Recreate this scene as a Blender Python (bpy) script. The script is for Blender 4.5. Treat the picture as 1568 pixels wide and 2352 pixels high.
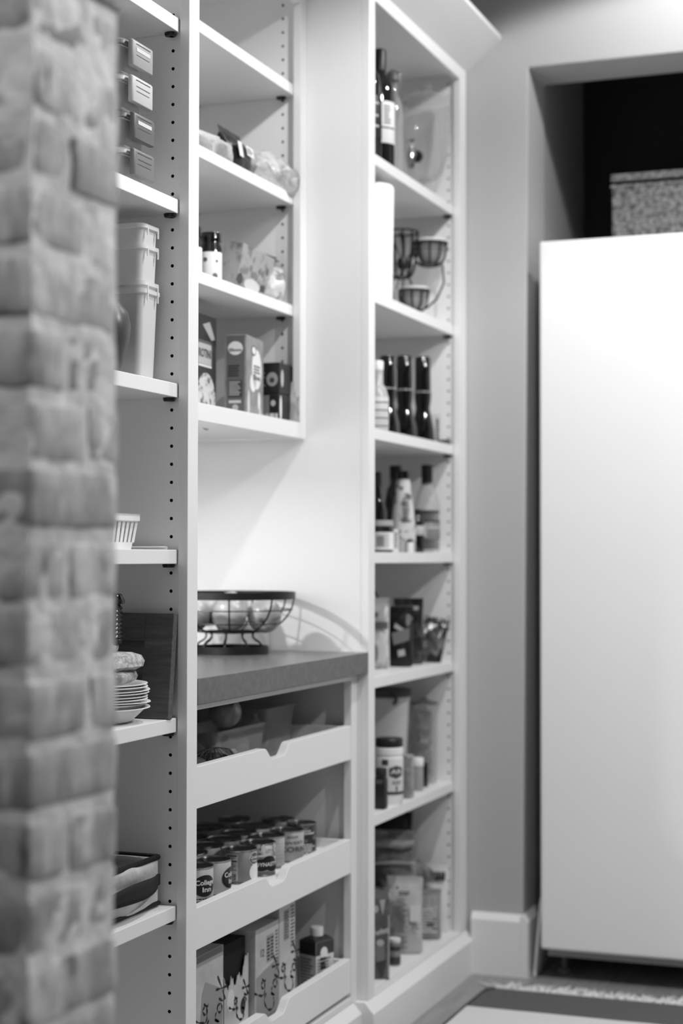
import bpy, math, random
from mathutils import Matrix, Vector, noise as mnoise
S = bpy.context.scene
COL = S.collection
PI = math.pi
for o in list(bpy.data.objects): bpy.data.objects.remove(o, do_unlink=True)

# ---------------------------------------------------------------- camera
EYE = 1.114
FPX = 3900.0                                   # focal length in pixels of a 1568 x 2352 frame
cam_d = bpy.data.cameras.new('camera'); cam = bpy.data.objects.new('camera', cam_d); COL.objects.link(cam)
cam_d.sensor_fit = 'VERTICAL'; cam_d.sensor_height = 36.0; cam_d.sensor_width = 24.0
cam_d.lens = FPX / 2352 * 36.0
cam_d.clip_start = 0.05
yaw, pitch, roll = math.atan(1464 / FPX), math.atan(104 / FPX), 0.0012
cam.matrix_world = Matrix.Translation((0, 0, EYE)) @ (Matrix.Rotation(yaw, 4, 'Z') @ Matrix.Rotation(PI / 2 + pitch, 4, 'X') @ Matrix.Rotation(roll, 4, 'Z'))
cam_d.dof.use_dof = True; cam_d.dof.focus_distance = 3.00; cam_d.dof.aperture_fstop = 2.5
S.camera = cam
# ---------------------------------------------------------------- light and exposure
S.view_settings.view_transform = 'Standard'; S.view_settings.look = 'None'
S.view_settings.gamma = 1.0; S.view_settings.use_curve_mapping = False
S.view_settings.exposure = 0.22
W = bpy.data.worlds.new('world'); S.world = W; W.use_nodes = True
W.node_tree.nodes['Background'].inputs[0].default_value = (1, 1, 1, 1)
W.node_tree.nodes['Background'].inputs[1].default_value = 0.02
CEIL = 2.92
def disk(name, x, y, z, power, size=0.11, aim=(0, 0, -1), spread=140):
    l = bpy.data.lights.new(name, 'AREA'); l.shape = 'DISK'; l.size = size; l.energy = power; l.spread = math.radians(spread)
    o = bpy.data.objects.new(name, l); COL.objects.link(o); o.location = (x, y, z)
    o.rotation_euler = Vector(aim).to_track_quat('-Z', 'Y').to_euler(); return o
def spot(name, x, y, z, power, ang, blend=.12, rad=.04):          # omni lamp in a cut-off cone: recessed cans and added fills
    l = bpy.data.lights.new(name, 'SPOT'); l.shadow_soft_size = rad; l.energy = power; l.spot_size = math.radians(ang); l.spot_blend = blend
    o = bpy.data.objects.new(name, l); COL.objects.link(o); o.location = (x, y, z); return o
spot('downlight_or_fill', -.55, 2.88, 2.79, 50, 150, .3)
spot('downlight_or_fill', -.55, 3.91, 2.79, 26, 153)
spot('downlight_or_fill', .15, 2.88, 2.79, 18, 145)  # added unseen lamp, fitted to balance the light on the cabinets
spot('downlight_or_fill', .85, 2.88, 2.79, 96, 145)  # added unseen fill from the right, lifts the brick and shelf fronts
spot('downlight_or_fill', -.95, .55, 2.79, 46, 150)  # added unseen lamp in the near room, brightens the brick's near face
disk('puck_light', -1.80, 2.93, 1.368, 6.4, size=.05, spread=170)

# ---------------------------------------------------------------- materials (all greys: the photograph is black and white)
MATS = {}
def lin(v): return ((v + .055) / 1.055) ** 2.4 if v > .04045 else v / 12.92
def G(name, v, rough=.5, metal=0., trans=0., spec=.5, coat=0., noise=None, bump=None, stretch=None, ramp=None, rand=None, alpha=1., ior=1.45, edge=None):
    """grey material; v is the sRGB grey; noise=(scale, v2) mixes a second grey; bump=(scale, strength)"""
    if name in MATS: return MATS[name]
    m = bpy.data.materials.new(name); m.use_nodes = True; nt = m.node_tree; b = nt.nodes['Principled BSDF']
    c = lin(v); b.inputs['Base Color'].default_value = (c, c, c, 1); b.inputs['Roughness'].default_value = rough
    b.inputs['Metallic'].default_value = metal; b.inputs['Transmission Weight'].default_value = trans
    b.inputs['Specular IOR Level'].default_value = spec; b.inputs['IOR'].default_value = ior
    b.inputs['Coat Weight'].default_value = coat; b.inputs['Alpha'].default_value = alpha
    tc = nt.nodes.new('ShaderNodeTexCoord'); mp = nt.nodes.new('ShaderNodeMapping'); nt.links.new(tc.outputs['Object'], mp.inputs[0])
    if stretch: mp.inputs['Scale'].default_value = stretch
    if rand:
        oi = nt.nodes.new('ShaderNodeObjectInfo'); vm = nt.nodes.new('ShaderNodeVectorMath'); vm.operation = 'SCALE'
        vm.inputs[0].default_value = (37, 17, 53); nt.links.new(oi.outputs['Random'], vm.inputs['Scale']); nt.links.new(vm.outputs[0], mp.inputs['Location'])
    col = None
    if noise:
        n = nt.nodes.new('ShaderNodeTexNoise'); n.inputs['Scale'].default_value = noise[0]; n.inputs['Detail'].default_value = 6
        n.inputs['Roughness'].default_value = .62
        nt.links.new(mp.outputs[0], n.inputs['Vector'])
        r = nt.nodes.new('ShaderNodeValToRGB'); lo, hi = ramp or (.35, .65)
        r.color_ramp.elements[0].position = lo; r.color_ramp.elements[1].position = hi
        c2 = lin(noise[1]); r.color_ramp.elements[0].color = (c, c, c, 1); r.color_ramp.elements[1].color = (c2, c2, c2, 1)
        nt.links.new(n.outputs['Fac'], r.inputs[0]); col = r.outputs[0]
    if rand:
        mx = nt.nodes.new('ShaderNodeMix'); mx.data_type = 'RGBA'; mx.blend_type = 'MULTIPLY'; mx.inputs[0].default_value = 1
        mr = nt.nodes.new('ShaderNodeMapRange'); mr.inputs[3].default_value = rand[0]; mr.inputs[4].default_value = rand[1]
        nt.links.new(oi.outputs['Random'], mr.inputs[0])
        if col: nt.links.new(col, mx.inputs[6])
        else: mx.inputs[6].default_value = (c, c, c, 1)
        nt.links.new(mr.outputs[0], mx.inputs[7]); col = mx.outputs[2]
    if col: nt.links.new(col, b.inputs['Base Color'])
    if bump:
        n2 = nt.nodes.new('ShaderNodeTexNoise'); n2.inputs['Scale'].default_value = bump[0]; n2.inputs['Detail'].default_value = 5
        nt.links.new(mp.outputs[0], n2.inputs['Vector'])
        bp = nt.nodes.new('ShaderNodeBump'); bp.inputs['Strength'].default_value = bump[1]; bp.inputs['Distance'].default_value = bump[2] if len(bump) > 2 else .002
        nt.links.new(n2.outputs['Fac'], bp.inputs['Height']); nt.links.new(bp.outputs[0], b.inputs['Normal'])
    if edge:
        lw = nt.nodes.new('ShaderNodeLayerWeight'); lw.inputs[0].default_value = .35; ar = nt.nodes.new('ShaderNodeMapRange'); ar.inputs[3].default_value = alpha; ar.inputs[4].default_value = edge
        nt.links.new(lw.outputs['Facing'], ar.inputs[0]); nt.links.new(ar.outputs[0], b.inputs['Alpha'])
    MATS[name] = m; return m
def brick_mat():
    """brick body with lighter smeared mortar over parts of it and dark pits"""
    m = G('tumbled brick', .63, .92, noise=(26, .83), ramp=(.36, .64), bump=(60, .4, .004), rand=(.74, 1.15), stretch=(1, 1, .45))
    nt = m.node_tree; b = nt.nodes['Principled BSDF']; src = b.inputs['Base Color'].links[0].from_socket
    mp = [n for n in nt.nodes if n.type == 'MAPPING'][0]
    n = nt.nodes.new('ShaderNodeTexNoise'); n.inputs['Scale'].default_value = 12; n.inputs['Detail'].default_value = 7; n.inputs['Roughness'].default_value = .65
    nt.links.new(mp.outputs[0], n.inputs['Vector'])
    r = nt.nodes.new('ShaderNodeValToRGB'); r.color_ramp.elements[0].position = .55; r.color_ramp.elements[1].position = .64
    nt.links.new(n.outputs['Fac'], r.inputs[0])
    mx = nt.nodes.new('ShaderNodeMix'); mx.data_type = 'RGBA'; nt.links.new(r.outputs[0], mx.inputs[0]); nt.links.new(src, mx.inputs[6])
    c = lin(.90); mx.inputs[7].default_value = (c, c, c, 1)
    n3 = nt.nodes.new('ShaderNodeTexNoise'); n3.inputs['Scale'].default_value = 31; n3.inputs['Detail'].default_value = 3
    nt.links.new(mp.outputs[0], n3.inputs['Vector'])
    r3 = nt.nodes.new('ShaderNodeValToRGB'); r3.color_ramp.elements[0].position = .28; r3.color_ramp.elements[1].position = .37
    r3.color_ramp.elements[0].color = (.25, .25, .25, 1); nt.links.new(n3.outputs['Fac'], r3.inputs[0])
    m2 = nt.nodes.new('ShaderNodeMix'); m2.data_type = 'RGBA'; m2.blend_type = 'MULTIPLY'; m2.inputs[0].default_value = 1
    nt.links.new(mx.outputs[2], m2.inputs[6]); nt.links.new(r3.outputs[0], m2.inputs[7]); nt.links.new(m2.outputs[2], b.inputs['Base Color'])
    return m
def grain_mat(name, v, v2, scale=9, stretch=(14, 1, 14), rough=.5, bump=.15, rand=None):
    return G(name, v, rough, noise=(scale, v2), ramp=(.3, .72), stretch=stretch, bump=(scale * 2, bump, .001), rand=rand)
WHITE = G('white cabinet paint', .92, .42)
WHITE_IN = G('white cabinet panel', .93, .5)
WALL = G('grey wall paint', .71, .75, bump=(260, .06, .0006))
CEILM = G('ceiling paint', .90, .8)
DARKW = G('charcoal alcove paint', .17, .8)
ROOM = G('kitchen wall paint', .42, .8)
BRICK = brick_mat()
MORTAR = G('mortar', .94, .95, noise=(22, .85), bump=(48, .7, .006))
BLACK = G('black plastic', .10, .38)
BLACKW = G('black enamelled wire', .07, .42)
BLACKG = G('dark bottle glass', .045, .06, coat=.6)
DGREY = G('dark grey print', .24, .5)
MGREY = G('mid grey card', .48, .55)
LGREY = G('light grey card', .72, .5)
PAPER = G('white label paper', .90, .55)
INK = G('black ink', .09, .6)
INKG = G('grey ink', .38, .6)
CHROME = G('chrome', .85, .10, metal=1)
TIN = G('tin plate', .62, .25, metal=1)
TIND = G('tin lid', .38, .28, metal=1)
PLASTW = G('white plastic', .92, .35)
PLASTC = G('clear plastic', .95, .10, alpha=.16, edge=.75)
FROST = G('frosted plastic', .92, .16, alpha=.42, edge=.92)
FROSTD = G('grey frosted plastic', .80, .22, alpha=.72)
GLASS = G('clear glass', .80, .02, alpha=.10, spec=1., coat=1., edge=.62)
STEEL = G('galvanised steel', .55, .4, metal=1)
WRAP = G('clear crinkled wrap', .90, .10, alpha=.24, edge=.8, bump=(60, 1., .010))
HOLE_SHADE = G('drilled hole shade', .22, .8)  # shade inside the peg holes, put into their colour
PRINTD = G('dark printed pouch film', .14, .3, noise=(28, .42), ramp=(.52, .68), bump=(30, .5, .004))
PRINTM = G('mid printed pouch film', .40, .32, noise=(34, .78), ramp=(.48, .64), bump=(30, .5, .004))
PRINTL = G('light printed pouch film', .78, .3, noise=(34, .34), ramp=(.56, .66), bump=(30, .5, .004))
FOIL = G('foil pouch film', .60, .24, metal=.6, noise=(30, .16), ramp=(.42, .58), bump=(34, .9, .006))
BLACKF = G('black matt pouch film', .09, .32, bump=(26, .6, .005))

# ---------------------------------------------------------------- mesh helpers
class MB:
    def __init__(s): s.v = []; s.f = []
    def box(s, x0, x1, y0, y1, z0, z1):
        n = len(s.v); s.v += [(x0, y0, z0), (x1, y0, z0), (x1, y1, z0), (x0, y1, z0), (x0, y0, z1), (x1, y0, z1), (x1, y1, z1), (x0, y1, z1)]
        s.f += [tuple(n + i for i in q) for q in ((0, 3, 2, 1), (4, 5, 6, 7), (0, 1, 5, 4), (1, 2, 6, 5), (2, 3, 7, 6), (3, 0, 4, 7))]; return s
    def prism(s, poly, ax, a0, a1):
        """polygon in the two other axes (in axis order), extruded along ax from a0 to a1"""
        n = len(s.v); k = len(poly)
        for a in (a0, a1):
            for p in poly: s.v.append({'X': (a, p[0], p[1]), 'Y': (p[0], a, p[1]), 'Z': (p[0], p[1], a)}[ax])
        s.f.append(tuple(n + i for i in range(k))); s.f.append(tuple(n + k + i for i in reversed(range(k))))
        for i in range(k): j = (i + 1) % k; s.f.append((n + i, n + k + i, n + k + j, n + j))
        return s
    def lathe(s, prof, n=28, c=(0, 0, 0), sx=1., sy=1.):
        b = len(s.v); rows = []
        for r, z in prof:
            if r < 1e-6: rows.append([len(s.v)]); s.v.append((c[0], c[1], c[2] + z))
            else:
                rows.append(list(range(len(s.v), len(s.v) + n)))
                for i in range(n): a = 2 * PI * i / n; s.v.append((c[0] + r * sx * math.cos(a), c[1] + r * sy * math.sin(a), c[2] + z))
        for A, B in zip(rows, rows[1:]):
            if len(A) == 1 and len(B) == 1: continue
            for i in range(n):
                j = (i + 1) % n
                if len(A) == 1: s.f.append((A[0], B[j], B[i]))
                elif len(B) == 1: s.f.append((A[i], A[j], B[0]))
                else: s.f.append((A[i], A[j], B[j], B[i]))
        return s
    def tube(s, pts, r, n=8, closed=False):
        pts = [Vector(p) for p in pts]; m = len(pts); rows = []; up = None
        for i, p in enumerate(pts):
            a = pts[(i - 1) % m] if (closed or i > 0) else p; b = pts[(i + 1) % m] if (closed or i < m - 1) else p
            t = (b - a).normalized()
            if up is None: up = t.orthogonal().normalized()
            up = (up - t * up.dot(t)).normalized(); w = t.cross(up)
            rr = r[i] if isinstance(r, (list, tuple)) else r
            rows.append(list(range(len(s.v), len(s.v) + n)))
            for k in range(n): q = 2 * PI * k / n; s.v.append(tuple(p + (up * math.cos(q) + w * math.sin(q)) * rr))
        pr = list(zip(rows, rows[1:])) + ([(rows[-1], rows[0])] if closed else [])
        for A, B in pr:
            for k in range(n): s.f.append((A[k], A[(k + 1) % n], B[(k + 1) % n], B[k]))
        if not closed: s.f.append(tuple(reversed(rows[0]))); s.f.append(tuple(rows[-1]))
        return s
    def loft(s, secs, n=5, cap0=True, cap1=True):
        """stack of rounded rectangles (half width, half depth, corner radius, z[, cx, cy])"""
        rows = []
        for q in secs:
            hw, hd, r, z = q[:4]; cx, cy = (q[4], q[5]) if len(q) > 4 else (0, 0); r = min(r, hw * .999, hd * .999); row = []
            for k, (qx, qy) in enumerate(((1, 1), (-1, 1), (-1, -1), (1, -1))):
                for i in range(n):
                    a = PI / 2 * (k + i / (n - 1)); row.append(len(s.v))
                    s.v.append((cx + qx * (hw - r) + r * math.cos(a), cy + qy * (hd - r) + r * math.sin(a), z))
            rows.append(row)
        m = len(rows[0])
        for A, B in zip(rows, rows[1:]):
            for i in range(m): s.f.append((A[i], A[(i + 1) % m], B[(i + 1) % m], B[i]))
        if cap0: s.f.append(tuple(reversed(rows[0])))
        if cap1: s.f.append(tuple(rows[-1]))
        return s
    def grid(s, nu, nv, fn, wrap=False):
        b = len(s.v)
        for j in range(nv):
            for i in range(nu): s.v.append(tuple(fn(i / (nu if wrap else nu - 1), j / (nv - 1))))
        for j in range(nv - 1):
            for i in range(nu if wrap else nu - 1):
                k = (i + 1) % nu; s.f.append((b + j * nu + i, b + j * nu + k, b + (j + 1) * nu + k, b + (j + 1) * nu + i))
        return s
    def poly(s, pts): n = len(s.v); s.v += [tuple(p) for p in pts]; s.f.append(tuple(range(n, n + len(pts)))); return s
    def mesh(s, name, mat, smooth=False):
        me = bpy.data.meshes.new(name); me.from_pydata(s.v, [], s.f); me.update()
        if mat: me.materials.append(mat)
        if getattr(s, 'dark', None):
            me.materials.append(HOLE_SHADE)
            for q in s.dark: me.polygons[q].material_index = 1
        if smooth:
            me.polygons.foreach_set('use_smooth', [True] * len(me.polygons))
            try: me.set_sharp_from_angle(angle=math.radians(42))
            except Exception: pass
        return me
def obj(name, mb, mat, parent=None, smooth=False, bevel=0., world=False, label=None, kind=None):
    me = mb if isinstance(mb, bpy.types.Mesh) else mb.mesh(name, mat, smooth)
    o = bpy.data.objects.new(name, me); COL.objects.link(o)
    if parent:
        o.parent = parent
        if world: o.matrix_parent_inverse = Matrix.LocRotScale(parent.location, parent.rotation_euler, None).inverted()
    if bevel:
        b = o.modifiers.new('bevel', 'BEVEL'); b.width = bevel; b.segments = 2; b.limit_method = 'ANGLE'; b.angle_limit = math.radians(35)
    if label: o['label'] = label
    if kind: o['kind'] = kind
    return o
def thing(name, label, cat, loc=(0, 0, 0), rot=0., group=None):
    o = bpy.data.objects.new(name, None); COL.objects.link(o); o.empty_display_size = .02
    o.location = loc; o.rotation_euler = rot if isinstance(rot, tuple) else (0, 0, rot)
    o['label'] = label; o['category'] = cat
    if group: o['group'] = group
    return o
def tag(o, label, cat, group=None):
    o['label'] = label; o['category'] = cat
    if group: o['group'] = group
    return o
def R(d): return math.radians(d)
# ---- flat print: text, patches, small-print bars; mapped on planes or cylinders
def plane_map(o, r, u):
    o, r, u = Vector(o), Vector(r).normalized(), Vector(u).normalized(); n = r.cross(u)
    return lambda x, y, h=0.: o + r * x + u * y + n * h
def cyl_map(Rad, az, z0, c=(0, 0)):
    """x runs along the circumference to the right as seen from outside, y up"""
    return lambda x, y, h=0.: Vector((c[0] + (Rad + h) * math.cos(az + x / Rad), c[1] + (Rad + h) * math.sin(az + x / Rad), z0 + y))
def face(f, w, d, z0=0.):
    """front (-Y), back, left (-X) and right (+X) faces of a box centred on x = y = 0"""
    return {'F': plane_map((0, -d / 2, z0), (1, 0, 0), (0, 0, 1)), 'L': plane_map((-w / 2, 0, z0), (0, -1, 0), (0, 0, 1)),
            'R': plane_map((w / 2, 0, z0), (0, 1, 0), (0, 0, 1)), 'T': plane_map((0, 0, z0), (1, 0, 0), (0, 1, 0))}[f]
TCACHE = {}
def text_mesh(sx, shear=0., bold=.0):
    k = (sx, shear, bold)
    if k not in TCACHE:
        c = bpy.data.curves.new('t', 'FONT'); c.body = sx; c.size = 1.; c.align_x = 'CENTER'; c.align_y = 'CENTER'; c.shear = shear; c.offset = bold; c.resolution_u = 3
        o = bpy.data.objects.new('t', c); COL.objects.link(o); dg = bpy.context.evaluated_depsgraph_get(); me = bpy.data.meshes.new_from_object(o.evaluated_get(dg))
        TCACHE[k] = ([tuple(v.co) for v in me.vertices], [tuple(p.vertices) for p in me.polygons])
        bpy.data.objects.remove(o); bpy.data.curves.remove(c); bpy.data.meshes.remove(me)
    return TCACHE[k]
def text(parent, sx, mp, x, y, size, mat, rot=0., shear=0., width=None, bold=.012, h=.0006, name='lettering'):
    v, f = text_mesh(sx, shear, bold); k = size
    wx = max(p[0] for p in v) - min(p[0] for p in v)
    kx = width / wx if width else k
    ca, sa = math.cos(R(rot)), math.sin(R(rot)); m = MB()
    for p in v:
        a, b = p[0] * kx, p[1] * k; m.v.append(tuple(mp(x + a * ca - b * sa, y + a * sa + b * ca, h)))
    m.f = list(f); return obj(name, m, mat, parent)
def patch(parent, mp, x0, x1, y0, y1, mat, h=.0003, name='printed_panel', n=10):
    m = MB(); m.grid(n, 2, lambda a, b: mp(x0 + (x1 - x0) * a, y0 + (y1 - y0) * b, h)); return obj(name, m, mat, parent, smooth=True)
def oval(parent, mp, x, y, rx, ry, mat, h=.0004, name='printed_badge', n=28):
    m = MB(); b = 0; m.v.append(tuple(mp(x, y, h)))
    for k in (.4, .75, 1.):
        for i in range(n): a = 2 * PI * i / n; m.v.append(tuple(mp(x + rx * k * math.cos(a), y + ry * k * math.sin(a), h)))
    for i in range(n): m.f.append((0, 1 + i, 1 + (i + 1) % n))
    for q in range(2):
        for i in range(n): j = (i + 1) % n; m.f.append((1 + q * n + i, 1 + (q + 1) * n + i, 1 + (q + 1) * n + j, 1 + q * n + j))
    return obj(name, m, mat, parent)
def shape(parent, mp, pts, mat, h=.0004, name='printed_shape'):
    m = MB(); P = []; K = 6
    for a, b in zip(pts, pts[1:] + pts[:1]): P += [(a[0] + (b[0] - a[0]) * q / K, a[1] + (b[1] - a[1]) * q / K) for q in range(K)]
    cx, cy = sum(p[0] for p in P) / len(P), sum(p[1] for p in P) / len(P); n = len(P); m.v.append(tuple(mp(cx, cy, h)))
    for k in (.4, .75, 1.):
        for x, y in P: m.v.append(tuple(mp(cx + (x - cx) * k, cy + (y - cy) * k, h)))
    for i in range(n): m.f.append((0, 1 + i, 1 + (i + 1) % n))
    for q in range(2):
        for i in range(n): j = (i + 1) % n; m.f.append((1 + q * n + i, 1 + (q + 1) * n + i, 1 + (q + 1) * n + j, 1 + q * n + j))
    return obj(name, m, mat, parent)
def lines(parent, mp, x0, x1, y0, y1, n, mat, seed=0, fill=.5, h=.0006, name='small_print'):
    """rows of word-like bars: print too small to read"""
    rg = random.Random(seed); m = MB(); dy = (y1 - y0) / n
    for i in range(n):
        y = y1 - dy * (i + .5); x = x0; e = x0 + (x1 - x0) * rg.uniform(.7, 1)
        while x < e:
            w = rg.uniform(.06, .18) * (x1 - x0); b = min(x + w, e)
            m.poly([mp(x, y - dy * fill / 2, h), mp(b, y - dy * fill / 2, h), mp(b, y + dy * fill / 2, h), mp(x, y + dy * fill / 2, h)]); x = b + .025 * (x1 - x0)
    return obj(name, m, mat, parent)
def bars(parent, mp, x0, x1, y0, y1, mat, seed=1, h=.0006):
    rg = random.Random(seed); m = MB(); x = x0
    while x < x1:
        w = (x1 - x0) * rg.choice((.03, .05, .08)); m.poly([mp(x, y0, h), mp(min(x + w, x1), y0, h), mp(min(x + w, x1), y1, h), mp(x, y1, h)]); x += w + (x1 - x0) * rg.choice((.03, .06))
    return obj('bar_code', m, mat, parent)
def stroke(parent, mp, lst, wd, mat, h=.0007, name='handwritten_lettering'):
    """ribbons along polylines, for brush script"""
    m = MB()
    for pl in lst:
        P = [Vector(p) for p in pl]; Q = []
        for i in range(len(P) - 1):                       # Catmull-Rom smoothing
            a, b, c, d = P[max(i - 1, 0)], P[i], P[i + 1], P[min(i + 2, len(P) - 1)]
            for t in (0, .25, .5, .75): Q.append(.5 * ((2 * b) + (c - a) * t + (2 * a - 5 * b + 4 * c - d) * t * t + (3 * b - a - 3 * c + d) * t ** 3))
        Q.append(P[-1]); n0 = len(m.v)
        for i, q in enumerate(Q):
            t = (Q[min(i + 1, len(Q) - 1)] - Q[max(i - 1, 0)]).normalized(); nn = Vector((-t.y, t.x)); w = wd * (.6 + .4 * math.sin(i * 1.1))
            for s_ in (-.5, .5): m.v.append(tuple(mp(q.x + nn.x * w * s_, q.y + nn.y * w * s_, h)))
        for i in range(len(Q) - 1): k = n0 + 2 * i; m.f.append((k, k + 1, k + 3, k + 2))
    return obj(name, m, mat, parent)
# ================================================================= the room
XF = -1.30                                      # front of the tall cabinets
YE = 4.43                                       # end wall
def struct(name, mb, mat, smooth=False, bevel=0.):
    o = obj(name, mb, mat, None, smooth, bevel); o['kind'] = 'structure'; return o
fl = struct('floor', MB().box(-2.6, 2.2, -2.6, 5.3, -.08, -.012), G('subfloor', .3, .9))
PLANK = grain_mat('oak floor plank', .50, .60, scale=7, stretch=(10, .8, 10), rough=.45, bump=.2, rand=(.85, 1.1))
rg = random.Random(5); xs = -1.301
while xs < 1.9:
    y = -1.2 - rg.random() * .6
    if abs(xs + 1.105) < .02: y = -1.25
    while y < 5.12:
        ln = rg.choice((1.2, 1.5, 1.8)); y1 = min(y + ln, 5.12)
        obj('plank', MB().box(xs + .0008, xs + .1928 - .0008, y + .0008, y1 - .0008, -.012, 0), PLANK, fl, bevel=.0012)
        y = y1
    xs += .1928
struct('ceiling', MB().box(-2.6, 2.2, -2.6, 5.3, CEIL, CEIL + .06), CEILM)
struct('wall_left', MB().box(-2.06, -1.93, 1.66, 5.3, 0, CEIL), WALL)          # behind the cabinets
struct('wall_right', MB().box(2.0, 2.1, -2.6, 5.3, 0, CEIL), ROOM)
struct('wall_front', MB().box(-2.5, 2.0, -2.5, -2.4, 0, CEIL), ROOM)
struct('wall_outer', MB().box(-2.5, -2.4, -2.4, 1.48, 0, CEIL), ROOM)
# end wall: a pier beside the cabinets, a header over the freezer opening, the rest of the wall
OPX0b, OPX0t, OPX1, HZ = -1.148, -1.127, -.30, 2.434
endw = MB()
endw.prism([(-1.93, 0), (OPX0b, 0), (OPX0t, HZ), (OPX1, HZ), (OPX1, 0), (2.0, 0), (2.0, CEIL), (-1.93, CEIL)], 'Y', YE, YE + .187)
struct('wall_end', endw, WALL, bevel=.004)
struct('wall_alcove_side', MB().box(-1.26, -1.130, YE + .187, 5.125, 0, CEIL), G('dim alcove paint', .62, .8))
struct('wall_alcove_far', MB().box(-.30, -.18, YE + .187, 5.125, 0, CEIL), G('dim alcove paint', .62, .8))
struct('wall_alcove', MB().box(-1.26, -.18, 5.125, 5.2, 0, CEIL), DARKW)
# baseboards
bb = MB(); prof = [(YE, 0), (YE - .020, 0), (YE - .020, .146), (YE - .006, .163), (YE, .163)]
bb.prism(prof, 'X', -1.284, OPX0b + .0015)
bb.prism([(OPX0b + .0016, 0), (OPX0b + .020, 0), (OPX0b + .020, .146), (OPX0b + .006, .163), (OPX0b + .002, .163)], 'Y', YE - .020, 4.64)
bb.prism(prof, 'X', OPX1, 2.0)
struct('baseboard_end', bb, WHITE)
bl = MB()
def kick(xf, y0, y1): bl.prism([(-1.40, 0), (xf, 0), (xf, .088), (xf - .021, .112), (-1.40, .112)], 'Y', y0, y1)
kick(-1.280, 3.618, YE); kick(-1.308, 2.74, 3.618); kick(-1.280, 1.68, 2.742)
struct('baseboard_left', bl, WHITE)
# crown moulding along the top of the tall cabinets
cr = MB(); cr.prism([(-1.318, 2.438), (-1.300, 2.438), (-1.203, 2.519), (-1.203, 2.530), (-1.33, 2.530)], 'Y', 3.60, YE)
cr.prism([(-1.318, 2.438), (-1.300, 2.438), (-1.203, 2.519), (-1.203, 2.530), (-1.33, 2.530)], 'Y', 1.66, 2.76)
struct('trim_1', cr, WHITE)
# ---------------------------------------------------------------- the brick pier
BX, BY, BD, CRS, Z0 = -.887, 1.479, .178, .0713, 1.0662
wb = MB(); rgm = random.Random(3)
def mort(u, v):                                  # lumpy mortar skin wrapped round the end of the wall
    L = 1.3; seg = u * (L * 2 + BD)
    if seg < L: x, y, nx, ny = BX - L + seg, BY, 0, -1
    elif seg < L + BD: x, y, nx, ny = BX, BY + seg - L, 1, 0
    else: x, y, nx, ny = BX - (seg - L - BD), BY + BD, 0, 1
    z = v * CEIL; a = mnoise.noise((x * 22, y * 22 + 7, z * 22)) * .0042 + mnoise.noise((x * 60, y * 60, z * 60 + 3)) * .0020 - .0008
    return (x + nx * a - (.0 if nx else 0), y + ny * a, z)
L = 1.3
us = [i / 90 * L for i in range(90)] + [L + BD * i / 18 for i in range(19)] + [L + BD + L * (i + 1) / 20 for i in range(20)]
nz = 300; tot = L * 2 + BD
for j in range(nz + 1):
    for q in us: wb.v.append(mort(min(q / tot, 1), j / nz))
k = len(us)
for j in range(nz):
    for i in range(k - 1): wb.f.append((j * k + i, j * k + i + 1, (j + 1) * k + i + 1, (j + 1) * k + i))
wn = struct('wall_near', wb, MORTAR, smooth=True)
BM = {}
def brick_mesh(lx, ly, var):
    key = (round(lx, 3), round(ly, 3), var)
    if key in BM: return BM[key]
    h = CRS - .0140; m = MB(); n1, n2, n3 = max(3, int(lx / .018)) + 2, max(3, int(ly / .018)) + 2, 5; rs = var * 13.7
    def sh(x, y, z):
        r = .0035; hx, hy, hz = lx / 2, ly / 2, h / 2
        cx, cy, cz = max(-hx + r, min(hx - r, x)), max(-hy + r, min(hy - r, y)), max(-hz + r, min(hz - r, z))
        d = Vector((x - cx, y - cy, z - cz)); L_ = d.length
        if L_ > 1e-9: d = d / L_ * r
        p = Vector((cx, cy, cz)) + d
        q = mnoise.noise((x * 24 + rs, y * 24, z * 24)) * .0020 + mnoise.noise((x * 70, y * 70 + rs, z * 70)) * .0018
        return tuple(p + p.normalized() * q)
    def gp(i, n, L_): return -L_ / 2 if i == 0 else L_ / 2 if i == n else -L_ / 2 + .0035 + (L_ - .007) * (i - 1) / (n - 2)
    idx = {}
    def vid(i, j, l):
        if (i, j, l) not in idx:
            idx[(i, j, l)] = len(m.v); m.v.append(sh(gp(i, n1, lx), gp(j, n2, ly), gp(l, n3, h)))
        return idx[(i, j, l)]
    for i in range(n1):
        for j in range(n2):
            m.f.append((vid(i, j, 0), vid(i, j + 1, 0), vid(i + 1, j + 1, 0), vid(i + 1, j, 0))); m.f.append((vid(i, j, n3), vid(i + 1, j, n3), vid(i + 1, j + 1, n3), vid(i, j + 1, n3)))
    for i in range(n1):
        for l in range(n3):
            m.f.append((vid(i, 0, l), vid(i + 1, 0, l), vid(i + 1, 0, l + 1), vid(i, 0, l + 1))); m.f.append((vid(i, n2, l), vid(i, n2, l + 1), vid(i + 1, n2, l + 1), vid(i + 1, n2, l)))
    for j in range(n2):
        for l in range(n3):
            m.f.append((vid(0, j, l), vid(0, j, l + 1), vid(0, j + 1, l + 1), vid(0, j + 1, l))); m.f.append((vid(n1, j, l), vid(n1, j + 1, l), vid(n1, j + 1, l + 1), vid(n1, j, l + 1)))
    BM[key] = m.mesh('brick', BRICK, True); return BM[key]
def brick(x0, x1, y0, y1, z, rr):
    o = obj('brick', brick_mesh(x1 - x0, y1 - y0, rr.randrange(4)), None, wn)
    o.location = ((x0 + x1) / 2 + rr.uniform(-.003, .002), (y0 + y1) / 2 + rr.uniform(-.003, .004), z + rr.uniform(-.0025, .0025)); o.rotation_euler = (rr.uniform(-.012, .012), rr.uniform(-.01, .01), rr.uniform(-.012, .012))
rb = random.Random(11); J = .012
splits = [.42, 0, .66, 0, .42, 0, .62, .40, 0, .64]
nb = 0
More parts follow.
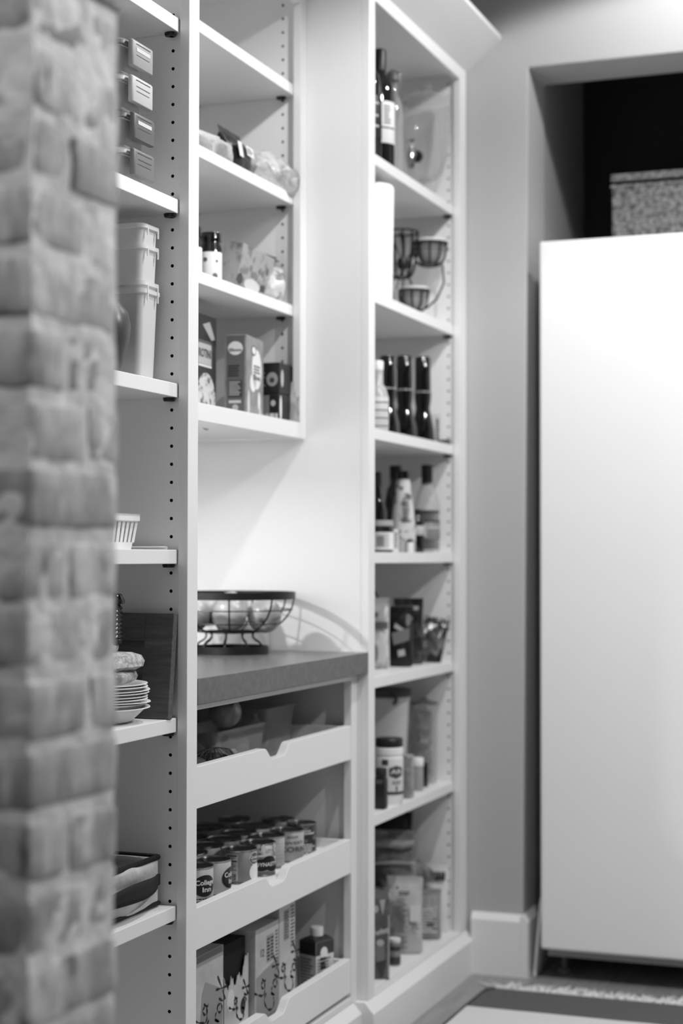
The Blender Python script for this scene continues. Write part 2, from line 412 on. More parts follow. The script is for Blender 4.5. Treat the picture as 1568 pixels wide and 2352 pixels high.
for c in range(39):
    z = Z0 + CRS * (c - 14) + CRS / 2; sp = splits[c % len(splits)]
    if sp == 0: brick(BX - .088, BX + .0015, BY - .001, BY + BD + .002, z, rb); x = BX - .088 - J
    else:
        yj = BY + BD * sp
        brick(BX - .195, BX + .0015, BY - .001, yj - J / 2, z, rb); brick(BX - .14, BX + .0015, yj + J / 2, BY + BD + .002, z, rb); x = BX - .195 - J
    for q in range(3):
        brick(x - .195, x, BY - .001, BY + .085, z, rb); x -= .195 + J
# ================================================================= cabinets
def panel_holes(x0, x1, y, thick, z0, z1, hxs, zk, r=.0031, dep=.010):
    """panel facing -Y at y with a drilled column at each x of hxs; hole centres zk + .032 k"""
    m = MB(); m.dark = []; h = .016; edges = [x0]
    for hx in sorted(hxs): edges += [hx - h, hx + h]
    edges += [x1]; n0 = math.ceil((z0 + h - zk) / .032); n1_ = math.floor((z1 - h - zk) / .032); zs, ze = zk + n0 * .032 - h, zk + n1_ * .032 + h
    for a, b in zip(edges[::2], edges[1::2]): m.poly([(a, y, z0), (b, y, z0), (b, y, z1), (a, y, z1)])
    for hx in hxs:
        m.poly([(hx - h, y, z0), (hx + h, y, z0), (hx + h, y, zs), (hx - h, y, zs)]); m.poly([(hx - h, y, ze), (hx + h, y, ze), (hx + h, y, z1), (hx - h, y, z1)])
        for q in range(n0, n1_ + 1):
            zc = zk + q * .032; b = len(m.v); N = 16
            for i in range(N):
                a = 2 * PI * i / N; c, s_ = math.cos(a), math.sin(a); k_ = h / max(abs(c), abs(s_)); m.v.append((hx + c * k_, y, zc + s_ * k_))
            for dy in (0, dep):
                for i in range(N): a = 2 * PI * i / N; m.v.append((hx + r * math.cos(a), y + dy, zc + r * math.sin(a)))
            for i in range(N):
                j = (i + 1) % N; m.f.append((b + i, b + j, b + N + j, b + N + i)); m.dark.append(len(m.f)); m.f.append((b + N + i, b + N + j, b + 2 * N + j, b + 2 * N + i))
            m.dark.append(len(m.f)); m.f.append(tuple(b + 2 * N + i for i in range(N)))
    m.poly([(x0, y + thick, z0), (x1, y + thick, z0), (x1, y + thick, z1), (x0, y + thick, z1)])
    m.poly([(x1, y, z0), (x1, y + thick, z0), (x1, y + thick, z1), (x1, y, z1)]); m.poly([(x0, y, z0), (x0, y + thick, z0), (x0, y + thick, z1), (x0, y, z1)])
    return m
XB = -1.90
def pin(parent, x, y, z, side=-1):
    m = MB(); m.lathe([(0, -.006), (.010, -.006), (.0115, -.003), (.0115, 0), (0, 0)], 16, (0, 0, 0), 1, .75); m.box(-.003, .003, 0 if side < 0 else -.012, .012 if side < 0 else 0, -.006, -.001)
    o = obj('shelf_pin', m, BLACK, parent, smooth=True, world=True); o.location = (x, y + side * .009, z - .0004)
    return o
# ---- left tall unit
tl = thing('tall_shelf_unit', 'tall white open shelf unit standing behind the brick pier', 'shelving', (-1.61, 2.2, .112))
YL0, YL1 = 1.70, 2.737
P = lambda n, m, mat=WHITE, bevel=.0012, par=tl: obj(n, m, mat, par, bevel=bevel, world=True)
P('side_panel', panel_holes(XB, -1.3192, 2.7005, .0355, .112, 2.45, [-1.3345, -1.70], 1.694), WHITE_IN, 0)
P('side_panel', MB().box(XB, -1.3192, YL0, YL0 + .019, .112, 2.45), WHITE_IN)
P('back_panel', MB().box(XB - .012, XB, YL0, YL1, .112, 2.45), WHITE_IN, 0)
P('stile', MB().box(-1.319, XF, 2.6955, YL1, .1125, 2.45)); P('stile', MB().box(-1.319, XF, YL0, YL0 + .044, .1125, 2.45))
P('rail', MB().box(-1.319, XF, YL0 + .044, 2.6955, 2.404, 2.45))
P('top_panel', MB().box(XB, -1.3192, YL0 + .019, 2.7005, 2.43, 2.449), WHITE_IN)
P('bottom_panel', MB().box(XB, XF, YL0 + .044, 2.6955, .1125, .132), WHITE_IN)
for z1 in (2.069, 1.746, 1.420, 1.127, .832, .504):
    P('shelf', MB().box(XB + .001, -1.3205, YL0 + .020, 2.6995, z1 - .025, z1)); pin(tl, -1.3345, 2.6995, z1 - .025)
# ---- tower
tw = thing('tower_shelf_unit', 'tall narrow white open shelf tower beside the grey end wall', 'shelving', (-1.6, 4.03, .112))
PT = lambda n, m, mat=WHITE, bevel=.0012: P(n, m, mat, bevel, tw)
PT('side_panel', MB().box(XB, -1.3192, 3.640, 3.680, .112, 2.45)); 
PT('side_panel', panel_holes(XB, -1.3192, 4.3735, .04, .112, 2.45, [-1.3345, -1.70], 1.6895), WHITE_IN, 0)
PT('back_panel', MB().box(XB - .012, XB, 3.64, YE - .01, .112, 2.45), WHITE_IN, 0)
PT('stile', MB().box(-1.319, XF, 3.640, 3.682, .1125, 2.45)); PT('stile', MB().box(-1.319, XF, 4.368, YE - .003, .1125, 2.45))
PT('rail', MB().box(-1.319, XF, 3.682, 4.368, 2.404, 2.45))
PT('top_panel', MB().box(XB, -1.3192, 3.68, 4.3735, 2.42, 2.449), WHITE_IN)
PT('bottom_panel', MB().box(XB, -1.3192, 3.6805, 4.373, .1005, .118), WHITE_IN)
PT('sill', MB().box(-1.319, XF, 3.682, 4.368, .1005, .117))
for z1 in (2.062, 1.737, 1.416, 1.126, .835, .515):
    PT('shelf', MB().box(XB + .001, -1.3205, 3.681, 4.3725, z1 - .026, z1)); pin(tw, -1.3345, 4.3725, z1 - .026)
# ---- wall cabinet over the counter
wc = thing('wall_cabinet', 'white open wall cabinet hung above the grey counter', 'cabinet', (-1.68, 3.19, 1.386))
PW = lambda n, m, mat=WHITE, bevel=.0012: P(n, m, mat, bevel, wc)
XU = -1.454
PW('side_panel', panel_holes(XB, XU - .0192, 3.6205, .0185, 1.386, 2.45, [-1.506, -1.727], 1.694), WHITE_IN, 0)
PW('side_panel', MB().box(XB, XU - .0192, 2.7385, 2.757, 1.386, 2.45), WHITE_IN)
PW('back_panel', MB().box(XB - .012, XB, 2.7385, 3.639, 1.386, 2.45), WHITE_IN, 0)
PW('stile', MB().box(XU - .019, XU, 3.604, 3.6395, 1.386, 2.45)); PW('stile', MB().box(XU - .019, XU, 2.7385, 2.775, 1.386, 2.45))
PW('rail', MB().box(XU - .019, XU, 2.775, 3.604, 1.386, 1.4225)); PW('rail', MB().box(XU - .019, XU, 2.775, 3.604, 2.392, 2.45))
PW('bottom_panel', MB().box(XB, XU - .0192, 2.757, 3.6205, 1.390, 1.4215), WHITE_IN)
PW('top_panel', MB().box(XB, XU - .0192, 2.757, 3.6205, 2.425, 2.449), WHITE_IN)
for z1 in (2.206, 1.951, 1.694):
    PW('shelf', MB().box(XB + .001, XU - .0205, 2.758, 3.6195, z1 - .025, z1)); pin(wc, -1.506, 3.6195, z1 - .025); pin(wc, -1.727, 3.6195, z1 - .025)
PW('puck_lamp', MB().lathe([(0, 0), (.036, 0), (.036, .012), (0, .012)], 20, (-1.80, 2.93, 1.376)), CHROME, 0)
# ---- base cabinet with three pull-out trays
bc = thing('base_cabinet', 'white base cabinet with three pull-out trays below the counter', 'cabinet', (-1.6, 3.19, .112))
PB = lambda n, m, mat=WHITE, bevel=.0012: P(n, m, mat, bevel, bc)
XD = -1.327
PB('side_panel', MB().box(XB, XD - .019, 3.618, 3.6395, .112, .850), WHITE_IN); PB('side_panel', MB().box(XB, XD - .019, 2.738, 2.757, .112, .850), WHITE_IN)
PB('back_panel', MB().box(XB - .012, XB, 2.738, 3.6395, .112, .850), WHITE_IN, 0)
PB('stile', MB().box(XD - .019, XD, 3.601, 3.6395, .1125, .850)); PB('stile', MB().box(XD - .019, XD, 2.738, 2.77, .1125, .850))
PB('rail', MB().box(XD - .019, XD, 2.77, 3.601, .837, .850)); PB('rail', MB().box(XD - .019, XD, 2.77, 3.601, .1125, .127))
PB('bottom_panel', MB().box(XB, XD - .019, 2.757, 3.618, .1125, .126), WHITE_IN)
def tray(z0, z1, fl_=.014):
    yl, yr, yc = 2.773, 3.598, 3.170; d = .024
    prof = [(yl, z0), (yr, z0), (yr, z1)]
    for a in [x / 10 for x in range(0, 11)]: prof.append((yc + .072 - .042 * a, z1 - d * (.5 - .5 * math.cos(PI * a))))
    for a in [x / 10 for x in range(0, 11)]: prof.append((yc - .022 - .045 * a, z1 - d * (.5 + .5 * math.cos(PI * a))))
    prof.append((yl, z1))
    dr = obj('drawer', MB().box(-1.86, XD - .019, 2.778, 2.792, z0 + .008, z1 - .001).box(-1.86, XD - .019, 3.579, 3.593, z0 + .008, z1 - .001).box(-1.86, -1.846, 2.792, 3.579, z0 + .008, z1 - .001).box(-1.846, XD - .019, 2.792, 3.579, z0 + fl_ - .006, z0 + fl_), WHITE_IN, bc, world=True)
    for q in ('drawer_front',):
        o = obj(q, MB().prism(prof, 'X', XD - .0185, XD), WHITE, dr, bevel=.0012)
        o.matrix_parent_inverse = Matrix.Identity(4)
    obj('drawer_slide', MB().box(-1.84, XD - .024, 3.594, 3.6175, z0 - .006, z0 + .010).box(XD - .06, XD - .024, 3.570, 3.594, z0 - .004, z0 + .001), STEEL, dr)
for z0, z1, fz_ in ((.659, .735, .014), (.405, .481, .0565), (.138, .214, .014)): tray(z0, z1, fz_)
# ---- counter
COUNTER = G('honed concrete counter', .30, .26, noise=(60, .39), ramp=(.3, .75), bump=(240, .12, .0005))
co = tag(obj('countertop', MB().box(XB, XF - .0005, 2.7385, 3.6395, .8505, .8985), COUNTER, bevel=.002), 'thick dark grey concrete countertop under the fruit bowl', 'countertop')
CT = .8985
# ================================================================= freezer, basket, rug
fz = thing('upright_freezer', 'white upright freezer standing in the wall alcove', 'freezer', (-.71, 4.45, 0))
FR = G('white freezer enamel', .96, .38)
obj('door', MB().box(-1.089, -.335, 4.395, 4.452, .084, 1.954), FR, fz, bevel=.006, world=True)
obj('body', MB().box(-1.084, -.340, 4.456, 5.05, .066, 1.950), FR, fz, bevel=.004, world=True)
obj('base_strip', MB().box(-1.077, -.347, 4.425, 4.4555, .062, .082), G('grey plinth strip', .62, .5), fz, world=True)
for x, y in ((-1.052, 4.51), (-.37, 4.51), (-1.052, 5.0), (-.37, 5.0)):
    o = obj('foot', MB().lathe([(0, 0), (.020, 0), (.020, .012), (.008, .016), (.008, .068), (0, .068)], 16), G('grey foot', .45, .5), fz, smooth=True, world=True); o.location = (x, y, 0)
# small white trim strip leaning in the gap
tag(obj('trim_strip', MB().prism([(-1.120, .002), (-1.112, .002), (-1.095, .21), (-1.100, .21)], 'Y', 4.435, 4.50), PLASTW), 'thin white strip leaning in the gap beside the freezer', 'strip')
# woven basket with lid
WEAVE = G('woven seagrass', .26, .9, noise=(75, .56), ramp=(.36, .62), bump=(120, .8, .004))
bk = thing('woven_basket', 'tweedy grey woven basket with a lid on top of the freezer', 'basket', (-.73, 4.80, 1.9505))
def weave_box(w, d, z0, z1, rows, st):
    per = 2 * (w + d); N = int(per / st) * 4; m = MB()
    def fn(u, v):
        s_ = u * per; z = z0 + (z1 - z0) * v
        if s_ < w: x, y, nx, ny = -w / 2 + s_, -d / 2, 0, -1
        elif s_ < w + d: x, y, nx, ny = w / 2, -d / 2 + s_ - w, 1, 0
        elif s_ < 2 * w + d: x, y, nx, ny = w / 2 - (s_ - w - d), d / 2, 0, 1
        else: x, y, nx, ny = -w / 2, d / 2 - (s_ - 2 * w - d), -1, 0
        row = int(min(v, .9999) * rows); f = v * rows - row
        a = .0035 * math.sin(PI * f) * (.55 + .45 * math.cos(2 * PI * s_ / st + PI * (row % 2))) + mnoise.noise((s_ * 60, z * 60, 1)) * .001
        return (x + nx * a, y + ny * a, z)
    m.grid(N, rows * 3 + 1, fn, wrap=True); return m
obj('basket_body', weave_box(.42, .34, 0, .184, 20, .018), WEAVE, bk, smooth=True)
obj('lid_gap_shade', MB().box(-.205, .205, -.165, .165, .002, .1995), G('basket gap shade', .12, .9), bk)  # dark block filling the basket, paints the shaded gap under the lid
lidm = weave_box(.425, .345, .2015, .2205, 2, .016); lidm.box(-.2125, .2125, -.1725, .1725, .202, .220)
ld = obj('basket_lid', lidm, WEAVE, bk, smooth=True)
obj('rim_coil', MB().tube([(-.211, -.171, .186), (.211, -.171, .186), (.211, .171, .186), (-.211, .171, .186)], .006, 8, closed=True), WEAVE, bk)
# rug
rug = thing('striped_rug', 'flat woven rug with dark and pale bands and a pale fringe', 'rug', (-.2, 3.3, .0005))
def rugmat(n, v, v2):
    m = G(n, v, .95)
    nt = m.node_tree; tcn = [q for q in nt.nodes if q.type == 'MAPPING'][0]; tcn.inputs['Rotation'].default_value = (0, 0, R(28))
    w = nt.nodes.new('ShaderNodeTexWave'); w.inputs['Scale'].default_value = 62; w.inputs['Distortion'].default_value = 1.2; w.inputs['Detail'].default_value = 2
    nt.links.new(tcn.outputs[0], w.inputs['Vector']); r = nt.nodes.new('ShaderNodeValToRGB'); a, b = lin(v), lin(v2)
    r.color_ramp.elements[0].color = (a, a, a, 1); r.color_ramp.elements[1].color = (b, b, b, 1); r.color_ramp.elements[0].position = .3; r.color_ramp.elements[1].position = .7
    nt.links.new(w.outputs['Fac'], r.inputs[0]); nt.links.new(r.outputs[0], nt.nodes['Principled BSDF'].inputs['Base Color'])
    bp = nt.nodes.new('ShaderNodeBump'); bp.inputs['Strength'].default_value = .5; bp.inputs['Distance'].default_value = .002; nt.links.new(w.outputs['Fac'], bp.inputs['Height']); nt.links.new(bp.outputs[0], nt.nodes['Principled BSDF'].inputs['Normal'])
    return m
RD, RL = rugmat('dark rug weave', .20, .46), rugmat('pale rug weave', .82, .90)
yb = [4.262, 4.070, 3.62, 3.43, 2.95, 2.75]
for i in range(5):
    y1, y0 = yb[i], yb[i + 1]
    m = MB(); m.grid(40, 8, lambda a, b: (-1.198 + 1.6 * a + (.002 * math.sin(b * 9) if a == 0 else 0), y0 + (y1 - y0) * b, .0055 + .0012 * mnoise.noise((a * 20, b * 3 + i, 0))))
    m.grid(40, 2, lambda a, b: (-1.198 + 1.6 * a, y1 - .0005 if i == 0 else y1, .0055 * (1 - b) + .0001), False)
    m.grid(8, 2, lambda a, b: (-1.198, y0 + (y1 - y0) * a, .006 * b + .0001), False)
    o = obj('rug_band', m, RD if i % 2 == 0 else RL, rug, smooth=True, world=True)
fr = MB(); rf = random.Random(8)
for i in range(260):
    x = -1.17 + 1.57 * i / 260; 
    for q in range(2):
        a = rf.uniform(-.9, .9); ln = rf.uniform(.035, .085); p = Vector((x, 4.262, .005)); pts = [p]
        for s_ in range(4): a += rf.uniform(-.5, .5); p = p + Vector((math.sin(a), math.cos(a), 0)) * ln / 4; pts.append(Vector((p.x, p.y, .004 + rf.uniform(0, .006))))
        fr.tube(pts, [.0022, .0024, .0022, .0018, .001], 4)
obj('fringe', fr, G('cotton fringe', .90, .9), rug, kind='stuff', world=True)
obj('edge_binding', MB().tube([(-1.199, 2.76, .004), (-1.199, 4.06, .004), (-1.196, 4.22, .004), (-1.175, 4.262, .004)], .004, 6), G('dark binding', .12, .9), rug, world=True)
# ================================================================= goods: builders
def pouch_mb(w, t, h, seed, crimp=.012, belly=.42, wr=.004, taper=.06):
    """puffed film bag standing on z = 0, seam along the top"""
    m = MB()
    def fn(u, v):
        a = 2 * PI * u; ca, sa = math.cos(a), math.sin(a); z = h * v
        if v > 1 - crimp / h: th = .0012
        else:
            q = v / (1 - crimp / h); th = t / 2 * (.55 + .45 * math.sin(PI * min(1, q / (2 * belly)))) if q < belly else t / 2 * math.cos(PI / 2 * ((q - belly) / (1 - belly)) ** 1.4)
            th = max(th, .0012)
        ww = w / 2 * (1 - taper * math.sin(PI * v)); n = mnoise.noise((ca * w * 18 + seed, sa * 1.7, z * 26)) * wr + mnoise.noise((ca * w * 50, sa * 2 + seed, z * 60)) * wr * .45
        k = 1 if v > .02 else .8
        y = th * math.copysign(abs(sa) ** .75, sa)
        return (ww * ca * k, y * k + (n if th > .003 else n * .5) * (1 if abs(sa) > .2 else .3), z + (n * .6 if v > .97 else 0))
    m.grid(36, 30, fn, wrap=True)
    c = len(m.v); m.v.append((0, 0, .001)); [m.f.append((c, (i + 1) % 36, i)) for i in range(36)]
    return m
def pouch(name, label, cat, loc, rot, w, t, h, mat, seed, group=None, seal=True, **k):
    r = thing(name, label, cat, loc, rot, group); obj('film', pouch_mb(w, t, h, seed, **k), mat, r, smooth=True)
    if seal:
        m = MB(); m.grid(24, 4, lambda a, b: (-w / 2 * .96 + w * .96 * a, .0016 * math.sin(a * 60 + b * 2), h - .011 + .012 * b)); obj('seal', m, LGREY if mat not in (BLACKF, PRINTD) else DGREY, r, smooth=True)
    return r
def carton(name, label, cat, loc, rot, w, d, h, mat, group=None, part='carton', bevel=.0012):
    r = thing(name, label, cat, loc, rot, group); obj(part, MB().box(-w / 2, w / 2, -d / 2, d / 2, 0, h), mat, r, bevel=bevel); return r
def tub_mb(hw, hd, h, taper, wall=.0012, rim=.004, r=.012):
    k = 1 - taper
    return MB().loft([(hw * k - .004, hd * k - .004, r, 0), (hw * k, hd * k, r, .004), (hw - .001, hd - .001, r, h - .008), (hw + rim, hd + rim, r + rim, h - .007), (hw + rim, hd + rim, r + rim, h), (hw - wall, hd - wall, r, h), (hw * k - wall, hd * k - wall, r, .005)], 6)
def can(label, x, y, r=.0375, h=.111, tone=LGREY, z=.4618, lab=True, rot=0):
    t = thing('tin_can', label, 'can', (x, y, z), rot, 'tin cans in the middle tray'); t.scale = (1, 1, .60)
    b = MB().lathe([(0, .002), (r - .003, .002), (r - .001, 0), (r, .0015), (r, .003), (r - .0012, .005), (r - .0012, h - .005), (r, h - .003), (r, h - .0005), (r - .001, h), (r - .0022, h - .0005), (r - .003, h - .004)], 40)
    obj('tin', b, TIN, t, smooth=True)
    obj('lid', MB().lathe([(r - .003, h - .004), (r - .008, h - .004), (r - .009, h - .0032), (r - .011, h - .004), (r * .55, h - .004), (r * .53, h - .0034), (r * .5, h - .004), (0, h - .0038)], 40), TIND, t, smooth=True)
    if lab: obj('paper_label', MB().lathe([(r - .0009, .0065), (r - .0006, .007), (r - .0006, h - .007), (r - .0009, h - .0065)], 40), tone, t, smooth=True)
    return t
AZ = R(-66)
def bottle(name, label, loc, prof, mat, cap=None, capmat=BLACK, lab=None, labmat=PAPER, group=None, cat='bottle', capname='cap'):
    t = thing(name, label, cat, loc, 0, group); obj('glass' if mat in (GLASS, BLACKG) else 'body', MB().lathe(prof, 32), mat, t, smooth=True)
    if cap: obj(capname, MB().lathe(cap, 24), capmat, t, smooth=True)
    if lab: r, a, b = lab; obj('paper_label', MB().lathe([(r - .0004, a), (r, a + .0006), (r, b - .0006), (r - .0004, b)], 36), labmat, t, smooth=True)
    return t
def arc(n, f): return [f(i / (n - 1)) for i in range(n)]
# ================================================================= goods on the left unit
names = ['topmost of the', 'second from the top of the', 'third from the top of the', 'lowest of the']
for i in range(4):
    tone = (.62, .74, .40, .46)[i]; y = 2.574 + (.008 if i < 1 or i == 1 else 0) * 0 + (.007 if i > 1 else 0)
    t = thing('food_container', 'clear food container with clip lid, %s four stacked ones' % names[i], 'container', (-1.425, y, 1.7465 + .0615 * (3 - i)), 0, 'stacked clip lid containers')
    obj('tub', MB().loft([(.070, .036, .012, 0), (.074, .040, .014, .004), (.077, .042, .014, .047), (.079, .044, .014, .048), (.079, .044, .014, .0495)], 6), FROSTD, t, smooth=True)
    obj('lid', MB().loft([(.080, .045, .015, .0505), (.0815, .0465, .016, .052), (.0815, .0465, .016, .058), (.078, .043, .015, .0613)], 6), G('lid plastic %d' % (i % 2), .58 if i % 2 == 0 else .85, .3, trans=.15), t, smooth=True)
    cl = obj('clip', MB().loft([(.0045, .037, .004, .014, .0905, .002), (.0055, .038, .005, .016, .0905, .002), (.0055, .038, .005, .056, .0905, .002), (.0045, .037, .004, .0595, .0885, .002)], 4), G('clip plastic %d' % i, tone, .35), t, smooth=True, bevel=.001)
    mp = plane_map((.0962, .002, .037), (0, 1, 0), (0, 0, 1))
    if i in (0, 2): patch(cl, mp, -.026, .024, .003, .0095, G('clip window', .80, .3), name='clip_window', n=3)
    else: patch(cl, mp, -.026, .024, .004, .0052, G('clip groove', .30, .6), name='clip_groove', n=3)
    patch(cl, mp, -.027, .025, .0145, .016, G('clip groove', .30, .6), name='clip_groove', n=3)
    patch(cl, mp, -.026, .022, -.004, -.003, G('clip groove', .30, .6), name='clip_groove', n=3)
tn = ['topmost of the nested stack', 'second from the top of the nested stack', 'third from the top of the nested stack', 'lowest and tallest of the nested stack']
for i, (zb, h) in enumerate(((1.533, .158), (1.497, .158), (1.4345, .157), (1.4205, .157))):
    t = thing('plastic_tub', 'frosted plastic storage tub, %s on the third shelf' % tn[i], 'tub', (-1.412, 2.642, zb), 0, 'nested frosted tubs')
    k = 1 - .012 * (3 - i) if i < 3 else 1.
    obj('tub', tub_mb(.064 * (1, 1.0, 1.0, 1.02)[i], .0335 * (1, 1.0, 1.0, 1.04)[i], h, .10), FROST, t, smooth=True)
    m = MB()
    for q in (-.020, .018): m.box(.0685, .0705, q - .002, q + .002, h - .020, h - .007)
    obj('rim_rib', m, FROST, t)
t = thing('round_jug', 'dark rounded jug half hidden behind the brick pier', 'jug', (-1.372, 2.525, 1.4205))
obj('jug_body', MB().lathe([(0, 0), (.024, 0), (.030, .02), (.041, .06), (.043, .08), (.038, .105), (.022, .125), (.022, .135), (.019, .135), (.019, .12)], 32), G('charcoal plastic', .28, .35), t, smooth=True)
# slotted basket
t = thing('slotted_basket', 'small white slotted plastic basket on the fourth shelf', 'basket', (-1.425, 2.555, 1.1275))
def ring(hw, hd, r, z0, z1, th): return MB().loft([(hw, hd, r, z0), (hw, hd, r, z1), (hw - th, hd - th, r, z1), (hw - th, hd - th, r, z0), (hw, hd, r, z0)], 5, False, False)
obj('rim', MB().loft([(.062, .074, .008, .047), (.067, .079, .010, .049), (.067, .079, .010, .059), (.069, .081, .010, .0605), (.065, .077, .009, .0605), (.062, .074, .008, .056), (.062, .074, .008, .047)], 5, False, False), PLASTW, t, smooth=True)
obj('base', MB().loft([(.055, .067, .007, 0), (.0575, .0695, .008, .012), (.056, .068, .007, .012), (.054, .066, .007, .002)], 5), PLASTW, t, smooth=True)
for k in range(10):
    y = -.066 + .0146 * k
    m = MB(); m.prism([(y * .97 - .0046, .0115), (y * .97 + .0046, .0115), (y * 1.05 + .0046, .0475), (y * 1.05 - .0046, .0475)], 'X', .0555, .0575)
    for j in range(8): pass
    m.v = [(x + (z - .0115) * .13, yy, z) for x, yy, z in m.v]; obj('slat', m, PLASTW, t)
for k in range(8):
    x = -.052 + .0146 * k
    m = MB(); m.prism([(x * .97 - .0046, .0115), (x * .97 + .0046, .0115), (x * 1.05 + .0046, .0475), (x * 1.05 - .0046, .0475)], 'Y', -.0685, -.0665)
    m.v = [(xx, yy - (z - .0115) * .13, z) for xx, yy, z in m.v]; obj('slat', m, PLASTW, t)
obj('back_wall', MB().box(-.060, -.058, -.066, .066, .011, .048).box(-.058, .055, .066, .068, .011, .048), PLASTW, t)
for k, (x, w_) in enumerate(((-1.445, .05), (-1.405, .055), (-1.385, .052))):
    pk = carton('seasoning_packet', 'printed seasoning packet standing inside the slotted basket, %s' % ('at the back', 'in the middle', 'at the front')[k], 'packet', (x, 2.55, 1.130), R(90), .105, .006, .050, (PRINTL, PAPER, PRINTM)[k], 'packets in the slotted basket', 'packet')
    lines(pk, face('F', .105, .006), -.045, .045, .006, .045, 6, INK, k)
t = thing('deli_lid', 'thin clear plastic lid lying flat beside the slotted basket', 'lid', (-1.375, 2.672, 1.1275))
obj('lid_disc', MB().loft([(.045, .018, .017, 0), (.046, .019, .018, .004), (.043, .016, .015, .0055), (.040, .013, .013, .003)], 6), PLASTC, t, smooth=True)
# tray with frame leaning on the far panel
WOOD = grain_mat('dark stained wood', .28, .40, scale=10, stretch=(1.2, 10, 12), rough=.55, bump=.3)
t = thing('wooden_tray', 'dark wooden tray on edge leaning on the side panel', 'tray', (-1.318, 2.661, .8328), (R(-7), 0, 0))
obj('backing', MB().box(-.30, -.004, .004, .010, .004, .180), WOOD, t)
for a in ((-.055, 0, 0, .184), (-.305, -.255, 0, .184)): obj('frame_side', MB().box(a[0], a[1], -.004, .012, a[2], a[3]), WOOD, t, bevel=.001)
obj('frame_rail', MB().box(-.255, -.055, -.004, .012, .135, .184), WOOD, t, bevel=.001); obj('frame_rail', MB().box(-.255, -.055, -.004, .012, 0, .03), WOOD, t, bevel=.001)
# paper bowls, wrapped packs
PB_ = G('paper bowl', .90, .7)
for i in range(9):
    z = .8325 + .0049 * i; q = random.Random(i).uniform(-.0025, .0025)
    t = thing('paper_bowl', 'white paper bowl, %s in the stack by the wooden tray' % ['lowest', 'second from the bottom', 'third from the bottom', 'fourth from the bottom', 'middle one', 'fourth from the top', 'third from the top', 'second from the top', 'topmost'][i], 'bowl', (-1.410 + q, 2.566 + q, z), (q * 5, q * 4, i), 'stacked paper bowls')
    obj('bowl', MB().lathe([(0, .001), (.050, .001), (.060, .006), (.078, .022), (.083, .027), (.090, .028), (.0905, .0265), (.083, .0255), (.061, .0045), (.050, 0), (0, 0)], 40), PB_, t, smooth=True)
def wrapped(label, loc, rot, hw, hd, h, mat, seed):
    t = thing('wrapped_pack', label, 'pack', loc, rot, 'wrapped packs on the paper bowls'); m = MB(); 
    m.loft([(hw * .84, hd * .84, .02, 0), (hw * .97, hd * .97, .02, h * .2), (hw, hd, .02, h * .5), (hw * .97, hd * .97, .02, h * .8), (hw * .80, hd * .80, .02, h)], 7)
    m.v = [(x + mnoise.noise((x * 50 + seed, y * 50, z * 80)) * .004, y + mnoise.noise((x * 50, y * 50 + seed, z * 80)) * .004, max(0, z + mnoise.noise((x * 45, y * 45, seed)) * .005 * (z > h * .5))) for x, y, z in m.v]
    obj('contents', m, mat, t, smooth=True); w = MB(); w.v = [(x * 1.03, y * 1.03, z * 1.03 - .0002) for x, y, z in m.v]; w.f = m.f; obj('wrap', w, WRAP, t, smooth=True); return t
CR = G('pale pack painted glints', .60, .25, noise=(110, .97), bump=(80, 1., .008), ramp=(.45, .6)); CR2 = G('dark pack painted glints', .34, .25, noise=(110, .95), bump=(80, 1., .008), ramp=(.5, .62))  # bright flecks in the colour stand in for sparkles on the wrapping
wrapped('lower wrapped pack, grey with painted glints, on the paper bowls', (-1.400, 2.562, .8995), .2, .056, .056, .022, CR2, 3)
wrapped('middle wrapped pack, pale and puffy, on the paper bowls', (-1.400, 2.557, .9225), -.1, .058, .060, .029, CR, 8)
wrapped('small topmost wrapped pack lying on the pale one', (-1.405, 2.545, .9525), .3, .040, .042, .014, CR2, 5)
t = thing('ribbed_bottle', 'short dark bottle with ribbed neck on the wrapped packs', 'bottle', (-1.380, 2.570, .9675))
obj('bottle_body', MB().lathe([(0, 0), (.016, 0), (.017, .006)] + sum([[(.0150, .008 + .007 * k), (.0175, .011 + .007 * k), (.0150, .014 + .007 * k)] for k in range(8)], []) + [(.012, .066)], 24), G('dark ribbed plastic', .16, .2), t, smooth=True)
obj('cap', MB().lathe([(.012, .066), (.020, .067), (.021, .073), (.015, .084), (0, .088)], 24), BLACKG, t, smooth=True)
# fabric bin
CANV = G('pale canvas', .82, .9, noise=(14, .70), bump=(40, .6, .004)); BIND = G('black binding', .10, .85)
t = thing('fabric_bin', 'pale canvas storage bin with black trim and strap, below the paper bowls', 'bin', (-1.485, 2.540, .5045))
hw, hd, bh = .138, .138, .086
m = MB()
def binf(u, v):
    per = [(hw, -hd), (hw, hd), (-hw, hd), (-hw, -hd)]; k = u * 4; i = int(k) % 4; f = k - int(k); a, b = per[i], per[(i + 1) % 4]
    x, y = a[0] + (b[0] - a[0]) * f, a[1] + (b[1] - a[1]) * f; s_ = math.sin(PI * f); n = (mnoise.noise((x * 14, y * 14, v * 3)) * .008 + mnoise.noise((x * 5 + y * 9, v * 6, 2)) * .006) * s_
    return (x + (n if i == 0 else -n if i == 2 else 0), y + (n if i == 1 else -n if i == 3 else 0), bh * v)
m.grid(96, 10, binf, wrap=True); m.poly([(-hw, -hd, .003), (hw, -hd, .003), (hw, hd, .003), (-hw, hd, .003)])
bo = obj('canvas', m, CANV, t, smooth=True); sd = bo.modifiers.new('solid', 'SOLIDIFY'); sd.thickness = .003
def sq(z, e): return [(hw + e, -hd - e, z), (hw + e, hd + e, z), (-hw - e, hd + e, z), (-hw - e, -hd - e, z)]
obj('rim_binding', MB().tube(sq(bh, .0), .0052, 8, closed=True), BIND, t, smooth=True)
obj('base_binding', MB().tube(sq(.006, .001), .0045, 8, closed=True), BIND, t, smooth=True)
